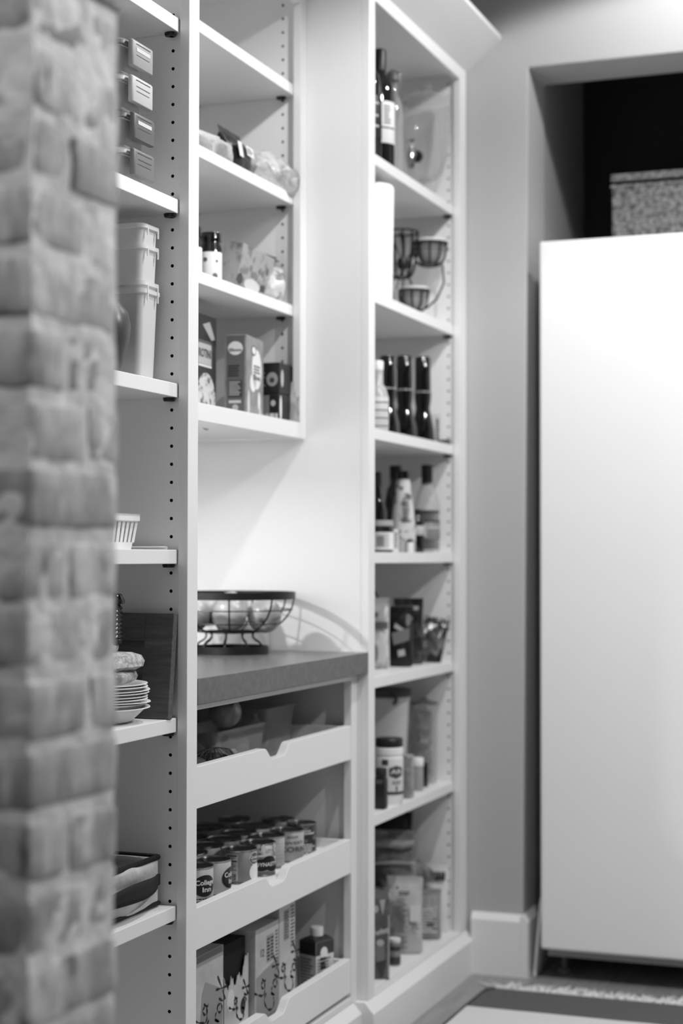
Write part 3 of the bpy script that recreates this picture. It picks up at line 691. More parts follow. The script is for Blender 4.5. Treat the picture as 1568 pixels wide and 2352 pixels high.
m = MB(); m.grid(30, 4, lambda a, b: (hw + .005 + .022 * math.sin(PI * min(1, a * 1.04)) ** .7, -.118 + .256 * a, .052 - .012 * (1 - a) + .004 * math.sin(a * 5) + (b - .5) * (.012 + .020 * math.sin(PI * min(1, a * .9)))))
st = obj('strap', m, BIND, t, smooth=True); sd = st.modifiers.new('solid', 'SOLIDIFY'); sd.thickness = .003
r = carton('dark_pack', 'dark pack with a rounded white tag inside the fabric bin', 'pack', (-1.485, 2.632, .512), 0, .22, .06, .066, DGREY, None, 'pack')
mp = face('F', .22, .06); oval(r, mp, .060, .046, .030, .018, PAPER, name='tag'); text(r, 'house', mp, .060, .047, .013, INK, h=.0009)
# ================================================================= goods in the wall cabinet
z = 1.9515
t = pouch('snack_bag', 'clear crinkled bag at the near end of the second shelf', 'bag', (-1.505, 3.262, z), (R(-25), 0, R(80)), .10, .060, .075, WRAP, 2, 'bags on the second shelf', wr=.012)
t = pouch('snack_bag', 'dark snack bag with two pale labels, middle of the three bags on the second shelf', 'bag', (-1.516, 3.380, z), (R(-10), 0, R(92)), .125, .060, .098, BLACKF, 4, 'bags on the second shelf', wr=.004)
mp = plane_map((0, -.0305, .045), (1, 0, 0), (0, 0, 1))
patch(t, mp, -.044, -.022, -.020, .014, PAPER, name='printed_label', h=.0015); patch(t, mp, .004, .044, -.008, .014, PAPER, name='printed_label', h=.0015)
lines(t, mp, .007, .041, -.004, .010, 3, INKG, 3, h=.002)
t = pouch('snack_bag', 'pale crinkled plastic bag slumping over the front edge of the second shelf', 'bag', (-1.480, 3.530, z + .012), (R(-62), R(4), R(70)), .15, .10, .14, G('pale crumpled film', .80, .25, noise=(20, .42), ramp=(.5, .75), bump=(30, 1., .010), trans=.1), 9, 'bags on the second shelf', wr=.014)
z = 1.6945
def jar(label, loc, r, h, lidm, tone, group=None, neck=.86):
    t = thing('jar', label, 'jar', loc, 0, group)
    obj('glass', MB().lathe([(0, 0), (r * .9, 0), (r, .006), (r, h * .72), (r * neck, h * .80), (r * neck, h * .84)], 32), G('dark filled glass', .13, .08, coat=.5), t, smooth=True)
    obj('lid', MB().lathe([(r * neck, h * .82), (r * .97, h * .83), (r * .97, h * .985), (r * .93, h), (0, h)], 32), lidm, t, smooth=True)
    obj('paper_label', MB().lathe([(r + .0002, h * .08), (r + .0006, h * .085), (r + .0006, h * .62), (r + .0002, h * .625)], 36), tone, t, smooth=True); return t
t = jar('dark lidded jar with a spotted pale label beside the tilted box', (-1.540, 3.302, z), .0235, .115, BLACKG, PAPER, 'dark lidded jars')
mp = cyl_map(.0242, AZ, 0)
for k, (x, y, rr) in enumerate(((-.012, .055, .005), (.010, .020, .006), (-.014, .02, .004), (.014, .052, .003))): oval(t, mp, x, y, rr, rr, INKG, name='printed_spot')
t = jar('dark lidded jar mostly hidden behind the white post', (-1.558, 3.240, z), .0235, .118, BLACKG, PAPER, 'dark lidded jars')
# tilted open box with a bag falling out
t = thing('snack_box', 'open printed snack box lying tilted on the third shelf', 'box', (-1.528, 3.448, z + .0165), (R(11), 0, R(94)))
BOXP = G('printed snack box', .62, .5, noise=(30, .36), ramp=(.5, .68))
obj('box_walls', MB().box(-.105, .105, -.022, -.0205, 0, .088).box(-.105, .105, .0205, .022, 0, .088).box(-.105, .105, -.0205, .0205, 0, .0015).box(-.105, .105, -.0205, .0205, .0865, .088).box(-.105, -.1035, -.0205, .0205, .0015, .0865), BOXP, t)
FLAP = G('dark box flap', .22, .6)
obj('flap', MB().prism([(.104, .0225), (.180, -.002), (.181, -.001), (.105, .0240)], 'Z', .000, .100), FLAP, t); obj('flap', MB().prism([(-.021, .0865), (.021, .0865), (.021, .088), (-.021, .088)], 'X', .105, .140), FLAP, t)
mp = face('F', .21, .044); oval(t, mp, .070, .052, .009, .009, INKG, name='printed_seal'); oval(t, mp, -.09, .012, .018, .012, DGREY, name='printed_shape')
rgx = random.Random(4)
for k in range(9): oval(t, mp, -.085 + .016 * k + rgx.uniform(-.004, .004), .036 + rgx.uniform(-.008, .012), .009, .007, G('berry print', .48, .5), name='printed_berry', h=.0004 + .0001 * k)
oval(t, mp, -.01, .008, .05, .014, G('pale print', .80, .5), h=.0006); patch(t, mp, .045, .072, .004, .020, DGREY)
t = pouch('inner_bag', 'pale bag spilling from the open end of the tilted box', 'bag', (-1.502, 3.556, z + .006), (R(-14), R(14), R(68)), .066, .044, .090, PRINTL, 14, wr=.008)
lines(t, plane_map((0, -.021, .05), (1, 0, 0), (0, 0, 1)), -.016, .018, -.012, .010, 3, INKG, 33, h=.004)
# bottom shelf
z = 1.4218
t = carton('pasta_box', 'dark rotini pasta box behind the white post', 'box', (-1.574, 3.302, z), R(93), .118, .046, .212, G('dark pasta card', .22, .5), 'boxes on the bottom shelf')
mp = face('F', .118, .046); patch(t, mp, -.045, .030, .105, .150, G('label grey', .70, .5)); text(t, 'ROTINI', mp, -.008, .128, .026, INK, width=.066, h=.0009)
patch(t, mp, -.045, .030, .100, .104, PAPER, h=.0006); patch(t, mp, -.045, .030, .151, .156, INKG, h=.0006)
oval(t, mp, .0, .026, .055, .062, G('pasta photo', .80, .5, noise=(70, .30), ramp=(.5, .62))); shape(t, mp, [(-.02, .19), (.02, .20), (.05, .165), (.03, .16)], G('pale print', .80, .5))
t = carton('macaroni_box', 'grey elbow macaroni box with a white cloud label', 'box', (-1.522, 3.440, z), R(96.5), .128, .050, .178, G('grey macaroni card', .50, .5, noise=(40, .60)), 'boxes on the bottom shelf')
mp = face('F', .128, .050); oval(t, mp, .012, .108, .036, .044, PAPER); oval(t, mp, -.016, .076, .022, .020, PAPER); oval(t, mp, -.012, .148, .017, .012, G('badge grey', .42, .5), h=.0008); oval(t, mp, -.012, .148, .013, .008, PAPER, h=.0010)
text(t, 'Elbows', mp, .012, .090, .018, INKG, h=.0012); lines(t, mp, -.012, .036, .098, .118, 3, INKG, 2, h=.0012)
oval(t, mp, -.048, .030, .009, .028, G('pale print', .80, .5)); oval(t, mp, .030, .040, .010, .020, PAPER); oval(t, mp, .038, .012, .008, .014, G('pale print', .80, .5))
sm = face('L', .128, .050); patch(t, sm, -.0205, .0205, .003, .176, G('dark side card', .38, .5), h=.0004); oval(t, sm, 0, .148, .017, .015, PAPER, h=.0008); text(t, 'Elbows', sm, 0, .144, .010, INK, h=.0012)
patch(t, sm, -.016, .016, .040, .078, DGREY, h=.0007); lines(t, sm, -.014, .014, .044, .076, 7, LGREY, 5, h=.0010); lines(t, sm, -.016, .016, .085, .112, 5, INK, 7, h=.0010); patch(t, sm, -.015, .013, .028, .034, G('pale print', .80, .5), h=.0008); oval(t, sm, 0, .018, .007, .007, LGREY, h=.0008); patch(t, sm, -.012, .018, .001, .009, PAPER, h=.0008)
t = carton('tea_box', 'black box with a round pale badge, lower of two at the far end', 'box', (-1.502, 3.570, z), R(90), .085, .052, .062, G('black card', .13, .45), 'black boxes at the far end')
mp = face('L', .085, .052); patch(t, mp, .006 - .024, .004, .018, .058, MGREY); patch(t, mp, .004, .024, .020, .056, G('black print', .06, .5), h=.0008); oval(t, mp, .013, .040, .006, .007, LGREY, h=.0011); bars(t, mp, -.024, .024, .001, .017, PAPER)
mp = face('F', .085, .052); oval(t, mp, -.030, .03, .006, .028, PAPER)
t = carton('tea_box', 'black box with a round pale badge, upper of two at the far end', 'box', (-1.5035, 3.574, z + .0625), R(90), .085, .055, .070, G('black card', .13, .45), 'black boxes at the far end')
mp = face('L', .085, .055); oval(t, mp, .010, .032, .014, .016, G('badge pale', .62, .5)); oval(t, mp, .010, .030, .006, .006, DGREY, h=.0008); lines(t, mp, -.024, -.006, .014, .060, 5, MGREY, 4)
mp = face('F', .085, .055); oval(t, mp, -.026, .035, .008, .020, LGREY)
pouch('flat_packet', 'thin pale packet leaning on the panel at the far end', 'packet', (-1.466, 3.600, z), (R(-4), 0, R(20)), .026, .010, .095, G('pale packet film', .66, .35), 31, seal=False)
# ================================================================= fruit bowl
t = thing('fruit_bowl', 'black wire fruit bowl on the concrete counter', 'bowl', (-1.573, 3.482, CT))
def hoop(r, z, rr): return MB().tube([(r * math.cos(2 * PI * i / 64), r * math.sin(2 * PI * i / 64), z) for i in range(64)], rr, 6, closed=True)
def band(r, z0, z1, th): return MB().lathe([(r - th, z0), (r, z0), (r, z1), (r - th, z1), (r - th, z0)], 64)
obj('rim', band(.146, .122, .138, .003), BLACKW, t, smooth=True); obj('base_ring', band(.086, 0, .017, .003), BLACKW, t, smooth=True)
obj('base_floor', MB().lathe([(.083, .001), (0, .001)], 48), BLACKW, t)
rib = [(.1445, 0, .130)] + [(.054 + .0905 * math.cos(PI / 2 * i / 10), 0, .130 - .082 * math.sin(PI / 2 * i / 10)) for i in range(1, 11)]
leg = [(.057, 0, .049), (.0535, 0, .043), (.054, 0, .036), (.060, 0, .030), (.069, 0, .025), (.076, 0, .018), (.0795, 0, .010), (.0815, 0, .004)]
rbm = MB().tube(rib, .0019, 6).mesh('wire_rib', BLACKW, True); lgm = MB().tube(leg, .0021, 6).mesh('wire_leg', BLACKW, True)
for i in range(9): o = obj('wire_rib', rbm, None, t); o.rotation_euler = (0, 0, 2 * PI * (i + .33) / 9)
for i in range(9): o = obj('wire_leg', lgm, None, t); o.rotation_euler = (0, 0, 2 * PI * (i + .12) / 9)
for r_, z_ in ((.1385, .098), (.112, .068)): obj('wire_hoop', hoop(r_, z_, .0014), BLACKW, t, smooth=True)
obj('wire_hoop', band(.0565, .046, .051, .002), BLACKW, t, smooth=True); obj('bowl_floor', MB().lathe([(.052, .047), (0, .047)], 32), BLACKW, t)
APP = G('apple skin', .70, .28, noise=(9, .50), ramp=(.35, .7), stretch=(3, 3, 1), bump=(150, .1, .0005), coat=.3)
for k, (x, y, z_, r_, rt, nm) in enumerate(((-.078, -.035, .066, .040, .3, 'leftmost apple, by the white post'), (-.018, .040, .078, .039, 1.2, 'apple at the back of the wire bowl'), (.016, -.040, .073, .0415, 2.1, 'big front apple with dark marks'), (.078, .012, .066, .0385, .8, 'rightmost apple in the wire bowl'), (-.085, .060, .075, .037, 2.6, 'apple at the back left of the wire bowl'))):
    a = thing('apple', 'pale ripe apple, the %s' % nm.replace('apple ', '') if 0 else 'pale glossy fruit: %s' % nm, 'apple', (-1.573 + x, 3.482 + y, CT + z_ + .02), (R(40 + 30 * k), R(15 * k), rt), 'apples in the wire bowl')
    obj('flesh', MB().lathe([(0, -.78 * r_), (.22 * r_, -.9 * r_), (.6 * r_, -.82 * r_), (.9 * r_, -.45 * r_), (r_, .02 * r_), (.93 * r_, .45 * r_), (.68 * r_, .80 * r_), (.36 * r_, .92 * r_), (.12 * r_, .84 * r_), (0, .66 * r_)], 28), APP, a, smooth=True)
    obj('stem', MB().tube([(0, 0, .62 * r_), (.002, 0, .85 * r_), (.005, .001, 1.06 * r_)], .0016, 6), G('stem', .16, .8), a)
    if k == 2:
        for q in ((-.4, .55), (.5, -.2)): oval(a, lambda X, Y, h=0., q=q: Vector((math.cos(q[0] + X / r_), math.sin(q[0] + X / r_) * math.cos(q[1]), math.sin(q[1] + Y / r_))).normalized() * (r_ * .985), 0, 0, .004, .004, DGREY, name='bruise')
# ================================================================= goods in the trays
# top tray: onions in clear boxes
zt = .6735
for nm, loc, a, b, h in (('front clear plastic box holding onions in the top tray', (-1.475, 3.195, zt), .135, .058, .093), ('rear clear plastic box holding an onion, behind the front one', (-1.530, 3.475, zt), .090, .085, .112)):
    t = thing('clear_box', nm, 'container', loc, R(90)); obj('tub', tub_mb(a, b, h, .10, .0016, .004, .02), G('smoky clear plastic', .82, .12, alpha=.14, edge=.5), t, smooth=True)
ONI = G('onion skin', .80, .30, noise=(5, .58), ramp=(.35, .7), stretch=(8, 8, .6), bump=(20, .3, .002), coat=.2)
def onion(label, loc, r_, rot): 
    a = thing('onion', label, 'onion', loc, rot, 'onions in the top tray'); obj('bulb', MB().lathe([(0, -.86 * r_), (.3 * r_, -.86 * r_), (.72 * r_, -.66 * r_), (.98 * r_, -.12 * r_), (.96 * r_, .22 * r_), (.7 * r_, .66 * r_), (.34 * r_, .93 * r_), (.14 * r_, 1.12 * r_), (.10 * r_, 1.38 * r_), (0, 1.40 * r_)], 28), ONI, a, smooth=True)
    obj('root_tuft', MB().lathe([(.16 * r_, -.86 * r_), (.12 * r_, -.93 * r_), (0, -.95 * r_)], 10), G('onion root', .40, .9), a)
onion('onion piled highest, in front of the dark cabinet back', (-1.485, 3.262, .790), .036, (R(70), 0, R(50)))
onion('onion inside the front clear box, at its far end', (-1.472, 3.270, .716), .037, (R(60), R(20), 0))
onion('onion inside the front clear box, in its middle', (-1.490, 3.175, .716), .038, (R(90), R(-30), 1))
onion('onion inside the front clear box, nearest the white post', (-1.480, 3.085, .714), .036, (R(100), R(10), 2))
onion('onion inside the rear clear box', (-1.505, 3.445, .718), .042, (R(20), R(10), .4))
onion('onion half hidden at the back of the rear clear box', (-1.570, 3.505, .716), .040, (R(80), R(10), .4))
AV = G('avocado skin', .25, .5, noise=(90, .40), bump=(110, .8, .003))
for nm, loc, rot in (('dark pear-shaped avocado at the front left of the top tray', (-1.392, 2.925, zt + .031), (R(80), R(20), R(10))), ('dark avocado inside the net bag in the top tray', (-1.395, 3.020, zt + .030), (R(85), 0, R(-70)))):
    a = thing('avocado', nm, 'avocado', loc, rot, 'avocados in the top tray'); obj('fruit', MB().lathe([(0, -.036), (.018, -.033), (.029, -.018), (.031, 0), (.027, .02), (.017, .038), (.011, .048), (0, .052)], 24), AV, a, smooth=True); obj('stem_end', MB().lathe([(.003, .051), (.003, .0545), (0, .055)], 8), G('stem', .16, .8), a)
t = thing('net_bag', 'dark net bag with a printed black tag in the top tray', 'bag', (-1.395, 3.025, zt), 0)
m = MB()
for k in range(12): a = PI * k / 12; m.tube([(.052 * math.cos(a + .8 * q / 8) * math.sin(PI * (q + .3) / 8.6), .062 * math.sin(a + .8 * q / 8) * math.sin(PI * (q + .3) / 8.6), .036 - .033 * math.cos(PI * (q + .3) / 8.6)) for q in range(9)], .0009, 4); m.tube([(-.052 * math.cos(a - .8 * q / 8) * math.sin(PI * (q + .3) / 8.6), -.062 * math.sin(a - .8 * q / 8) * math.sin(PI * (q + .3) / 8.6), .036 - .033 * math.cos(PI * (q + .3) / 8.6)) for q in range(9)], .0009, 4)
obj('netting', m, G('dark net', .18, .5), t, kind='stuff')
m = MB(); m.grid(8, 3, lambda a, b: (.030 + .014 * b, -.024 + .046 * a, .067 - .018 * b + .003 * math.sin(a * 6))); obj('tag', m, BLACK, t, smooth=True)
bars(t, lambda X, Y, h=0.: Vector((.038 + .010 * (Y / .01), X, .0605 - .010 * (Y / .01) + .0035)), -.010, .010, -.004, .004, LGREY, 2)
# middle tray: tin cans
LG, MG = G('silver label', .66, .38), G('grey can label', .52, .4)
t = can('broth can with a dark oval badge, nearest the white post', -1.402, 2.942, .0365, .111, G('pale broth label', .68, .4))
mp = cyl_map(.0362, R(-34), 0); oval(t, mp, .002, .054, .026, .034, BLACK, h=.0006); text(t, 'College', mp, .003, .064, .022, PAPER, h=.0010, width=.042); text(t, 'Inn', mp, .006, .042, .022, PAPER, h=.0010, width=.020); lines(t, mp, -.02, .024, .010, .017, 1, INK, 1)
t = can('broth can with a dark oval badge, second from the white post', -1.400, 3.019, .0365, .111, G('pale broth label', .68, .4))
mp = cyl_map(.0362, R(-4), 0); oval(t, mp, .006, .054, .026, .034, BLACK, h=.0006); text(t, 'College', mp, .007, .064, .022, PAPER, h=.0010, width=.042); text(t, 'Inn', mp, .008, .042, .022, PAPER, h=.0010, width=.020)
mp = cyl_map(.0362, R(-80), 0); shape(t, mp, [(-.03, .098), (-.005, .098), (-.02, .075), (-.03, .06)], DGREY)
t = can('bean can with nutrition facts beside a round badge', -1.402, 3.148, .0375, .111, MG)
mp = cyl_map(.0372, R(-62), 0); patch(t, mp, -.030, -.004, .012, .098, G('facts panel', .70, .5)); patch(t, mp, -.028, -.006, .092, .096, INK, h=.0006); patch(t, mp, -.028, -.006, .074, .078, INK, h=.0006); lines(t, mp, -.028, -.007, .045, .072, 5, INKG, 4, h=.0007); lines(t, mp, -.028, -.007, .08, .09, 2, INKG, 5, h=.0007); patch(t, mp, -.026, -.008, .014, .034, INKG, h=.0006); lines(t, mp, -.025, -.009, .016, .032, 4, LGREY, 9, h=.0009)
oval(t, mp, .034, .082, .015, .020, PAPER, h=.0006); oval(t, mp, .034, .082, .0138, .0185, G('badge dark', .32, .4), h=.0008); text(t, 'Great', mp, .033, .086, .015, PAPER, h=.0012, width=.023); text(t, 'Value', mp, .034, .074, .011, PAPER, h=.0012, width=.018)
oval(t, mp, .038, .036, .018, .030, PAPER, h=.0006)
t = can('baby corn can with a dark cloud badge and vegetable picture', -1.398, 3.234, .0375, .111, G('vegetable picture', .78, .4, noise=(38, .42), ramp=(.46, .56)))
mp = cyl_map(.0372, R(-42), 0)
rgc = random.Random(2)
for k in range(9):
    cx, cy, an = rgc.uniform(-.022, .024), rgc.uniform(.062, .098), rgc.uniform(0, 3); pp = [(cx + .016 * math.cos(q) * math.cos(an) - .0045 * math.sin(q) * math.sin(an), cy + .016 * math.cos(q) * math.sin(an) + .0045 * math.sin(q) * math.cos(an)) for q in [2 * PI * i / 14 for i in range(14)]]
    shape(t, mp, pp, G('corn print %d' % (k % 2), .80 - .14 * (k % 2), .4), h=.0004 + .0002 * k)
for x, y, rx, ry in ((-.008, .040, .020, .014), (.008, .046, .018, .016), (.016, .034, .016, .012)): oval(t, mp, x, y, rx + .0015, ry * 1.5 + .0015, LGREY, h=.0024)
for x, y, rx, ry in ((-.008, .040, .020, .014), (.008, .046, .018, .016), (.016, .034, .016, .012)): oval(t, mp, x, y, rx, ry * 1.5, BLACK, h=.0027)
text(t, 'DYNASTY', mp, .004, .041, .018, PAPER, h=.0032, width=.048)
t = can('plain pale striped can right of the baby corn can', -1.412, 3.318, .0375, .111, LG); mp = cyl_map(.0372, R(-50), 0)
for k in range(7): patch(t, mp, -.03, .03, .015 + .012 * k, .017 + .012 * k, G('faint stripe', .74, .4), name='printed_stripe')
t = can('sweet corn can with large dark letters', -1.402, 3.402, .0375, .111, LG); mp = cyl_map(.0372, R(-46), 0)
text(t, 'SWEET', mp, .002, .070, .013, INKG, h=.0008, width=.05); text(t, 'CORN', mp, .002, .046, .026, G('dark grey letters', .30, .5), h=.0008, width=.062); patch(t, mp, -.012, .012, .088, .094, INKG); patch(t, mp, -.010, .010, .0895, .0925, LG, h=.0008)
t = can('dark labelled narrow can at the far end of the tray', -1.408, 3.502, .0330, .111, G('dark can label', .20, .4, noise=(45, .5), ramp=(.5, .6))); mp = cyl_map(.0327, R(-46), 0)
lines(t, mp, -.018, .020, .072, .090, 2, PAPER, 31, fill=.6); lines(t, mp, -.022, .024, .010, .040, 4, PAPER, 3)
for nm, x, y, r_, h_ in (('small can behind the two broth cans', -1.476, 3.075, .0365, .111), ('can in the second row, behind the bean can', -1.483, 3.165, .0375, .111), ('can in the second row, behind the baby corn can', -1.482, 3.252, .0375, .111), ('can in the second row, behind the striped can', -1.484, 3.335, .0375, .111),
        ('wide can in the second row, behind the sweet corn can', -1.492, 3.427, .049, .112), ('can at the back beside the wide can', -1.480, 3.538, .0375, .111), ('can in the back row, next to the white post', -1.562, 3.255, .0375, .111),
        ('wide can in the back row', -1.590, 3.372, .049, .112), ('can at the back far corner of the tray', -1.572, 3.505, .0375, .111)):
    can(nm, x, y, r_, h_, (LG, MG)[int(y * 100) % 2])
# bottom tray: sparkling water cartons
zb = .1525
LACROIX_L = [[(-.062, .028), (-.060, .010), (-.056, -.012), (-.050, -.022), (-.038, -.020), (-.030, -.014)], [(-.030, -.004), (-.038, .002), (-.042, -.010), (-.036, -.018), (-.028, -.010), (-.026, .002), (-.026, -.014), (-.020, -.016)]]
LACROIX_C = [[(.010, .030), (-.004, .034), (-.014, .020), (-.016, 0), (-.008, -.018), (.006, -.018), (.012, -.010)], [(.016, .006), (.018, -.016), (.017, .0), (.024, .006), (.030, .004)], [(.040, .006), (.033, 0), (.034, -.012), (.042, -.016), (.048, -.006), (.040, .006)], [(.054, .006), (.055, -.014), (.059, -.016)], [(.064, .026), (.072, .006), (.084, -.020)], [(.088, .030), (.074, .002), (.060, -.022)]]
def script(par, mp, cx, cy, sc, ang, mat=INK):
    ca, sa = math.cos(R(ang)), math.sin(R(ang))
    for grp, dx, dy in ((LACROIX_L, .02, .030), (LACROIX_C, -.035, -.032)):
        stroke(par, mp, [[(cx + sc * ((x + dx) * ca - (y + dy) * sa), cy + sc * ((x + dx) * sa + (y + dy) * ca)) for x, y in pl] for pl in grp], .0060, mat)
CW = G('pale water carton', .74, .42, noise=(9, .86)); CW2 = G('water carton tint', .60, .42)
def wcarton(label, loc, rot, w, d, h):
    t = carton('water_carton', label, 'carton', loc, rot, w, d, h, CW, 'sparkling water cartons'); return t
t = wcarton('sparkling water carton nearest the white post', (-1.452, 2.9855, zb), R(90), .125, .125, .205)
mp = face('F', .125, .125); shape(t, mp, [(-.050, .010), (.058, .010), (.058, .120), (-.020, .150), (-.035, .130)], CW2); script(t, mp, .006, .100, 1.08, 62); oval(t, mp, -.035, .028, .024, .016, DGREY, h=.0006); patch(t, mp, -.058, .058, .192, .204, MGREY)
t = carton('torn_carton', 'torn open sparkling water carton with a dark hole', 'carton', (-1.458, 3.120, zb), R(90), .118, .13, .0012, CW, 'sparkling water cartons', 'carton_floor')
m = MB(); rt_ = random.Random(6); 
def tear(x): return .118 + .055 * max(0, x / .059) ** 2 + .02 * math.sin(x * 190) * .5 + .006 * math.sin(x * 620)
N = 26
for i in range(N):
    a, b = -.059 + .118 * i / N, -.059 + .118 * (i + 1) / N; m.poly([(a, -.065, .001), (b, -.065, .001), (b, -.065, tear(b)), (a, -.065, tear(a))])
m.poly([(-.059, -.065, .001), (-.059, .065, .001), (-.059, .065, .205), (-.059, -.02, .205), (-.059, -.065, tear(-.059))]); m.poly([(.059, -.065, .001), (.059, .065, .001), (.059, .065, .205), (.059, -.065, tear(.059))]); m.poly([(-.059, .065, .001), (.059, .065, .001), (.059, .065, .205), (-.059, .065, .205)]); m.poly([(-.059, .0, .205), (.059, -.03, .205), (.059, .065, .205), (-.059, .065, .205)])
o = obj('torn_walls', m, CW, t); sd = o.modifiers.new('solid', 'SOLIDIFY'); sd.thickness = .0012
obj('inside_shade', MB().box(-.056, .056, -.058, .062, .002, .195), G('painted carton shade', .07, .9), t)  # near-black block standing in for the shade inside the torn carton
mp = face('F', .118, .13); script(t, mp, .012, .080, .72, 62); oval(t, mp, -.030, .085, .018, .022, PAPER); lines(t, mp, -.05, .05, .008, .03, 4, INK, 3); oval(t, mp, .03, .06, .012, .016, DGREY, h=.0005)
t = wcarton('sparkling water carton with the number 12, right of the torn one', (-1.452, 3.2490, zb), R(90), .122, .14, .203)
mp = face('F', .122, .14); shape(t, mp, [(-.058, .012), (.058, .012), (.058, .125), (-.058, .105)], CW2); script(t, mp, .004, .088, 1.02, 62); text(t, '12', mp, -.028, .150, .022, INKG, rot=-8, h=.0008); patch(t, mp, -.004, .034, .125, .180, G('grey info panel', .62, .5)); lines(t, mp, -.002, .014, .128, .176, 7, INK, 5, h=.0007); lines(t, mp, .018, .032, .128, .176, 7, INK, 6, h=.0007); lines(t, mp, .042, .058, .10, .185, 12, INKG, 8, h=.0007)
t = wcarton('sparkling water carton furthest along the row of cartons', (-1.4535, 3.3555, zb), R(90), .088, .145, .2295)
mp = face('F', .088, .145); patch(t, mp, -.020, .010, .15, .215, G('grey info panel', .62, .5)); lines(t, mp, -.018, .008, .153, .212, 10, INKG, 5, h=.0007); script(t, mp, .002, .098, .95, 62); lines(t, mp, .018, .040, .13, .22, 12, INKG, 6)
t = carton('drink_carton', 'small pale drink carton with a round white screw cap', 'carton', (-1.388, 3.543, zb), R(70), .060, .050, .112, G('drink carton print', .84, .4), None)
obj('shoulder', MB().loft([(.030, .025, .002, .112), (.026, .012, .004, .119), (.018, .010, .006, .121)], 4), G('dark band', .2, .4), t); obj('screw_cap', MB().lathe([(0, .1205), (.015, .1205), (.015, .138), (.013, .140), (0, .140)], 24), PLASTW, t, smooth=True)
for fc, w_ in (('F', .060), ('L', .050)):
    mp = face(fc, .060, .050); patch(t, mp, -w_ / 2 + .0005, w_ / 2 - .0005, .082, .1115, G('dark band', .2, .4)); lines(t, mp, -w_ / 2 + .005, w_ / 2 - .006, .015, .076, 9, INKG, 3 + len(fc) + int(w_ * 100))
mp = face('F', .060, .050); oval(t, mp, -.004, .086, .012, .013, PAPER, h=.0007); lines(t, mp, -.016, .006, .030, .078, 5, INK, 29, fill=.7, h=.0009)
pouch('dark_bag', 'black crumpled bag behind the drink carton', 'bag', (-1.56, 3.50, zb), R(60), .14, .08, .15, BLACKF, 77, seal=False, wr=.012)
r = carton('printed_carton', 'low printed carton lying behind the drink carton', 'carton', (-1.455, 3.462, zb), R(90), .05, .09, .085, PRINTM, None)
# ================================================================= goods on the tower
z = 2.0625
t = bottle('wine_bottle', 'dark bottle with a dim black label, partly behind the tower stile', (-1.363, 3.798, z), [(0, 0), (.034, 0), (.036, .004), (.036, .17), (.030, .205), (.015, .225), (.0145, .28), (0, .28)], BLACKG, [(.0152, .235), (.0158, .282), (.014, .286), (0, .286)], BLACK, (.0365, .05, .15), G('dim black label', .14, .5), 'wine bottles')
mp = cyl_map(.0367, R(-48), 0)
for yy in (.125, .095, .07): lines(t, mp, -.02, .02, yy, yy + .012, 1, LGREY, int(yy * 1000))
t = bottle('wine_bottle', 'dark wine bottle with a white label and thin band', (-1.371, 3.916, z), [(0, .004), (.034, 0), (.0365, .004), (.0365, .19), (.031, .215), (.0155, .238), (.0145, .29), (0, .29)], BLACKG, [(.0152, .232), (.0158, .296), (.014, .300), (0, .300)], BLACK, (.0370, .062, .165), PAPER, 'wine bottles')
mp = cyl_map(.0372, R(-60), 0); patch(t, mp, -.04, .04, .098, .1015, DGREY); lines(t, mp, .004, .024, .108, .156, 6, INKG, 12)
t = bottle('swing_top_bottle', 'clear glass swing-top bottle behind the white labelled wine bottle', (-1.392, 4.075, z), [(0, .006), (.026, .003), (.0285, .006), (.0285, .18), (.022, .215), (.013, .235), (.0125, .262), (.0105, .262), (.0105, .236), (.020, .212), (.0262, .178), (.0262, .008), (0, .008)], GLASS, [(.0105, .262), (.016, .266), (.017, .278), (.010, .290), (0, .292)], G('grey rubber stopper', .40, .4), capname='stopper')
obj('wire_bail', MB().tube([(.0145, 0, .225), (.020, 0, .25), (.019, 0, .285), (0, 0, .297), (-.019, 0, .285), (-.020, 0, .25), (-.0145, 0, .225)], .0013, 6), STEEL, t, smooth=True); obj('wire_bail', hoop(.0148, .226, .0012), STEEL, t)
t = thing('drink_dispenser', 'clear glass drink dispenser with a chrome spigot on the top shelf', 'dispenser', (-1.374, 4.296, z))
obj('glass_vessel', MB().lathe([(0, .060), (.030, .058), (.046, .075), (.058, .115), (.0655, .19), (.067, .262), (.069, .266), (.0655, .266), (.0635, .19), (.056, .118), (.044, .079), (.028, .063), (0, .064)], 40), GLASS, t, smooth=True)
obj('glass_foot', MB().lathe([(.016, .060), (.014, .035), (.022, .010), (.046, .004), (.046, 0), (.020, .001), (.008, .030), (.010, .060)], 32), GLASS, t, smooth=True)
obj('glass_lid', MB().lathe([(.068, .268), (.066, .276), (.040, .288), (.012, .292), (.012, .300), (.018, .306), (.014, .314), (0, .316)], 32), GLASS, t, smooth=True)
a = R(-98); d_ = Vector((math.cos(a), math.sin(a), 0)); p0 = d_ * .052 + Vector((0, 0, .110)); zz = Vector((0, 0, 1))
sp = obj('spigot', MB().tube([p0, p0 + d_ * .020, p0 + d_ * .034, p0 + d_ * .036 - zz * .012, p0 + d_ * .036 - zz * .040], [.009, .009, .0125, .0105, .0085], 14), CHROME, t, smooth=True)
obj('tap_handle', MB().tube([p0 + d_ * .034 + zz * .004, p0 + d_ * .034 + zz * .020, p0 + d_ * .034 + zz * .026, p0 + d_ * .034 + zz * .036], [.0075, .006, .011, .013], 14), CHROME, sp, smooth=True); obj('tap_washer', MB().tube([p0 - d_ * .004, p0 + d_ * .006], .016, 18), BLACK, t, smooth=True)
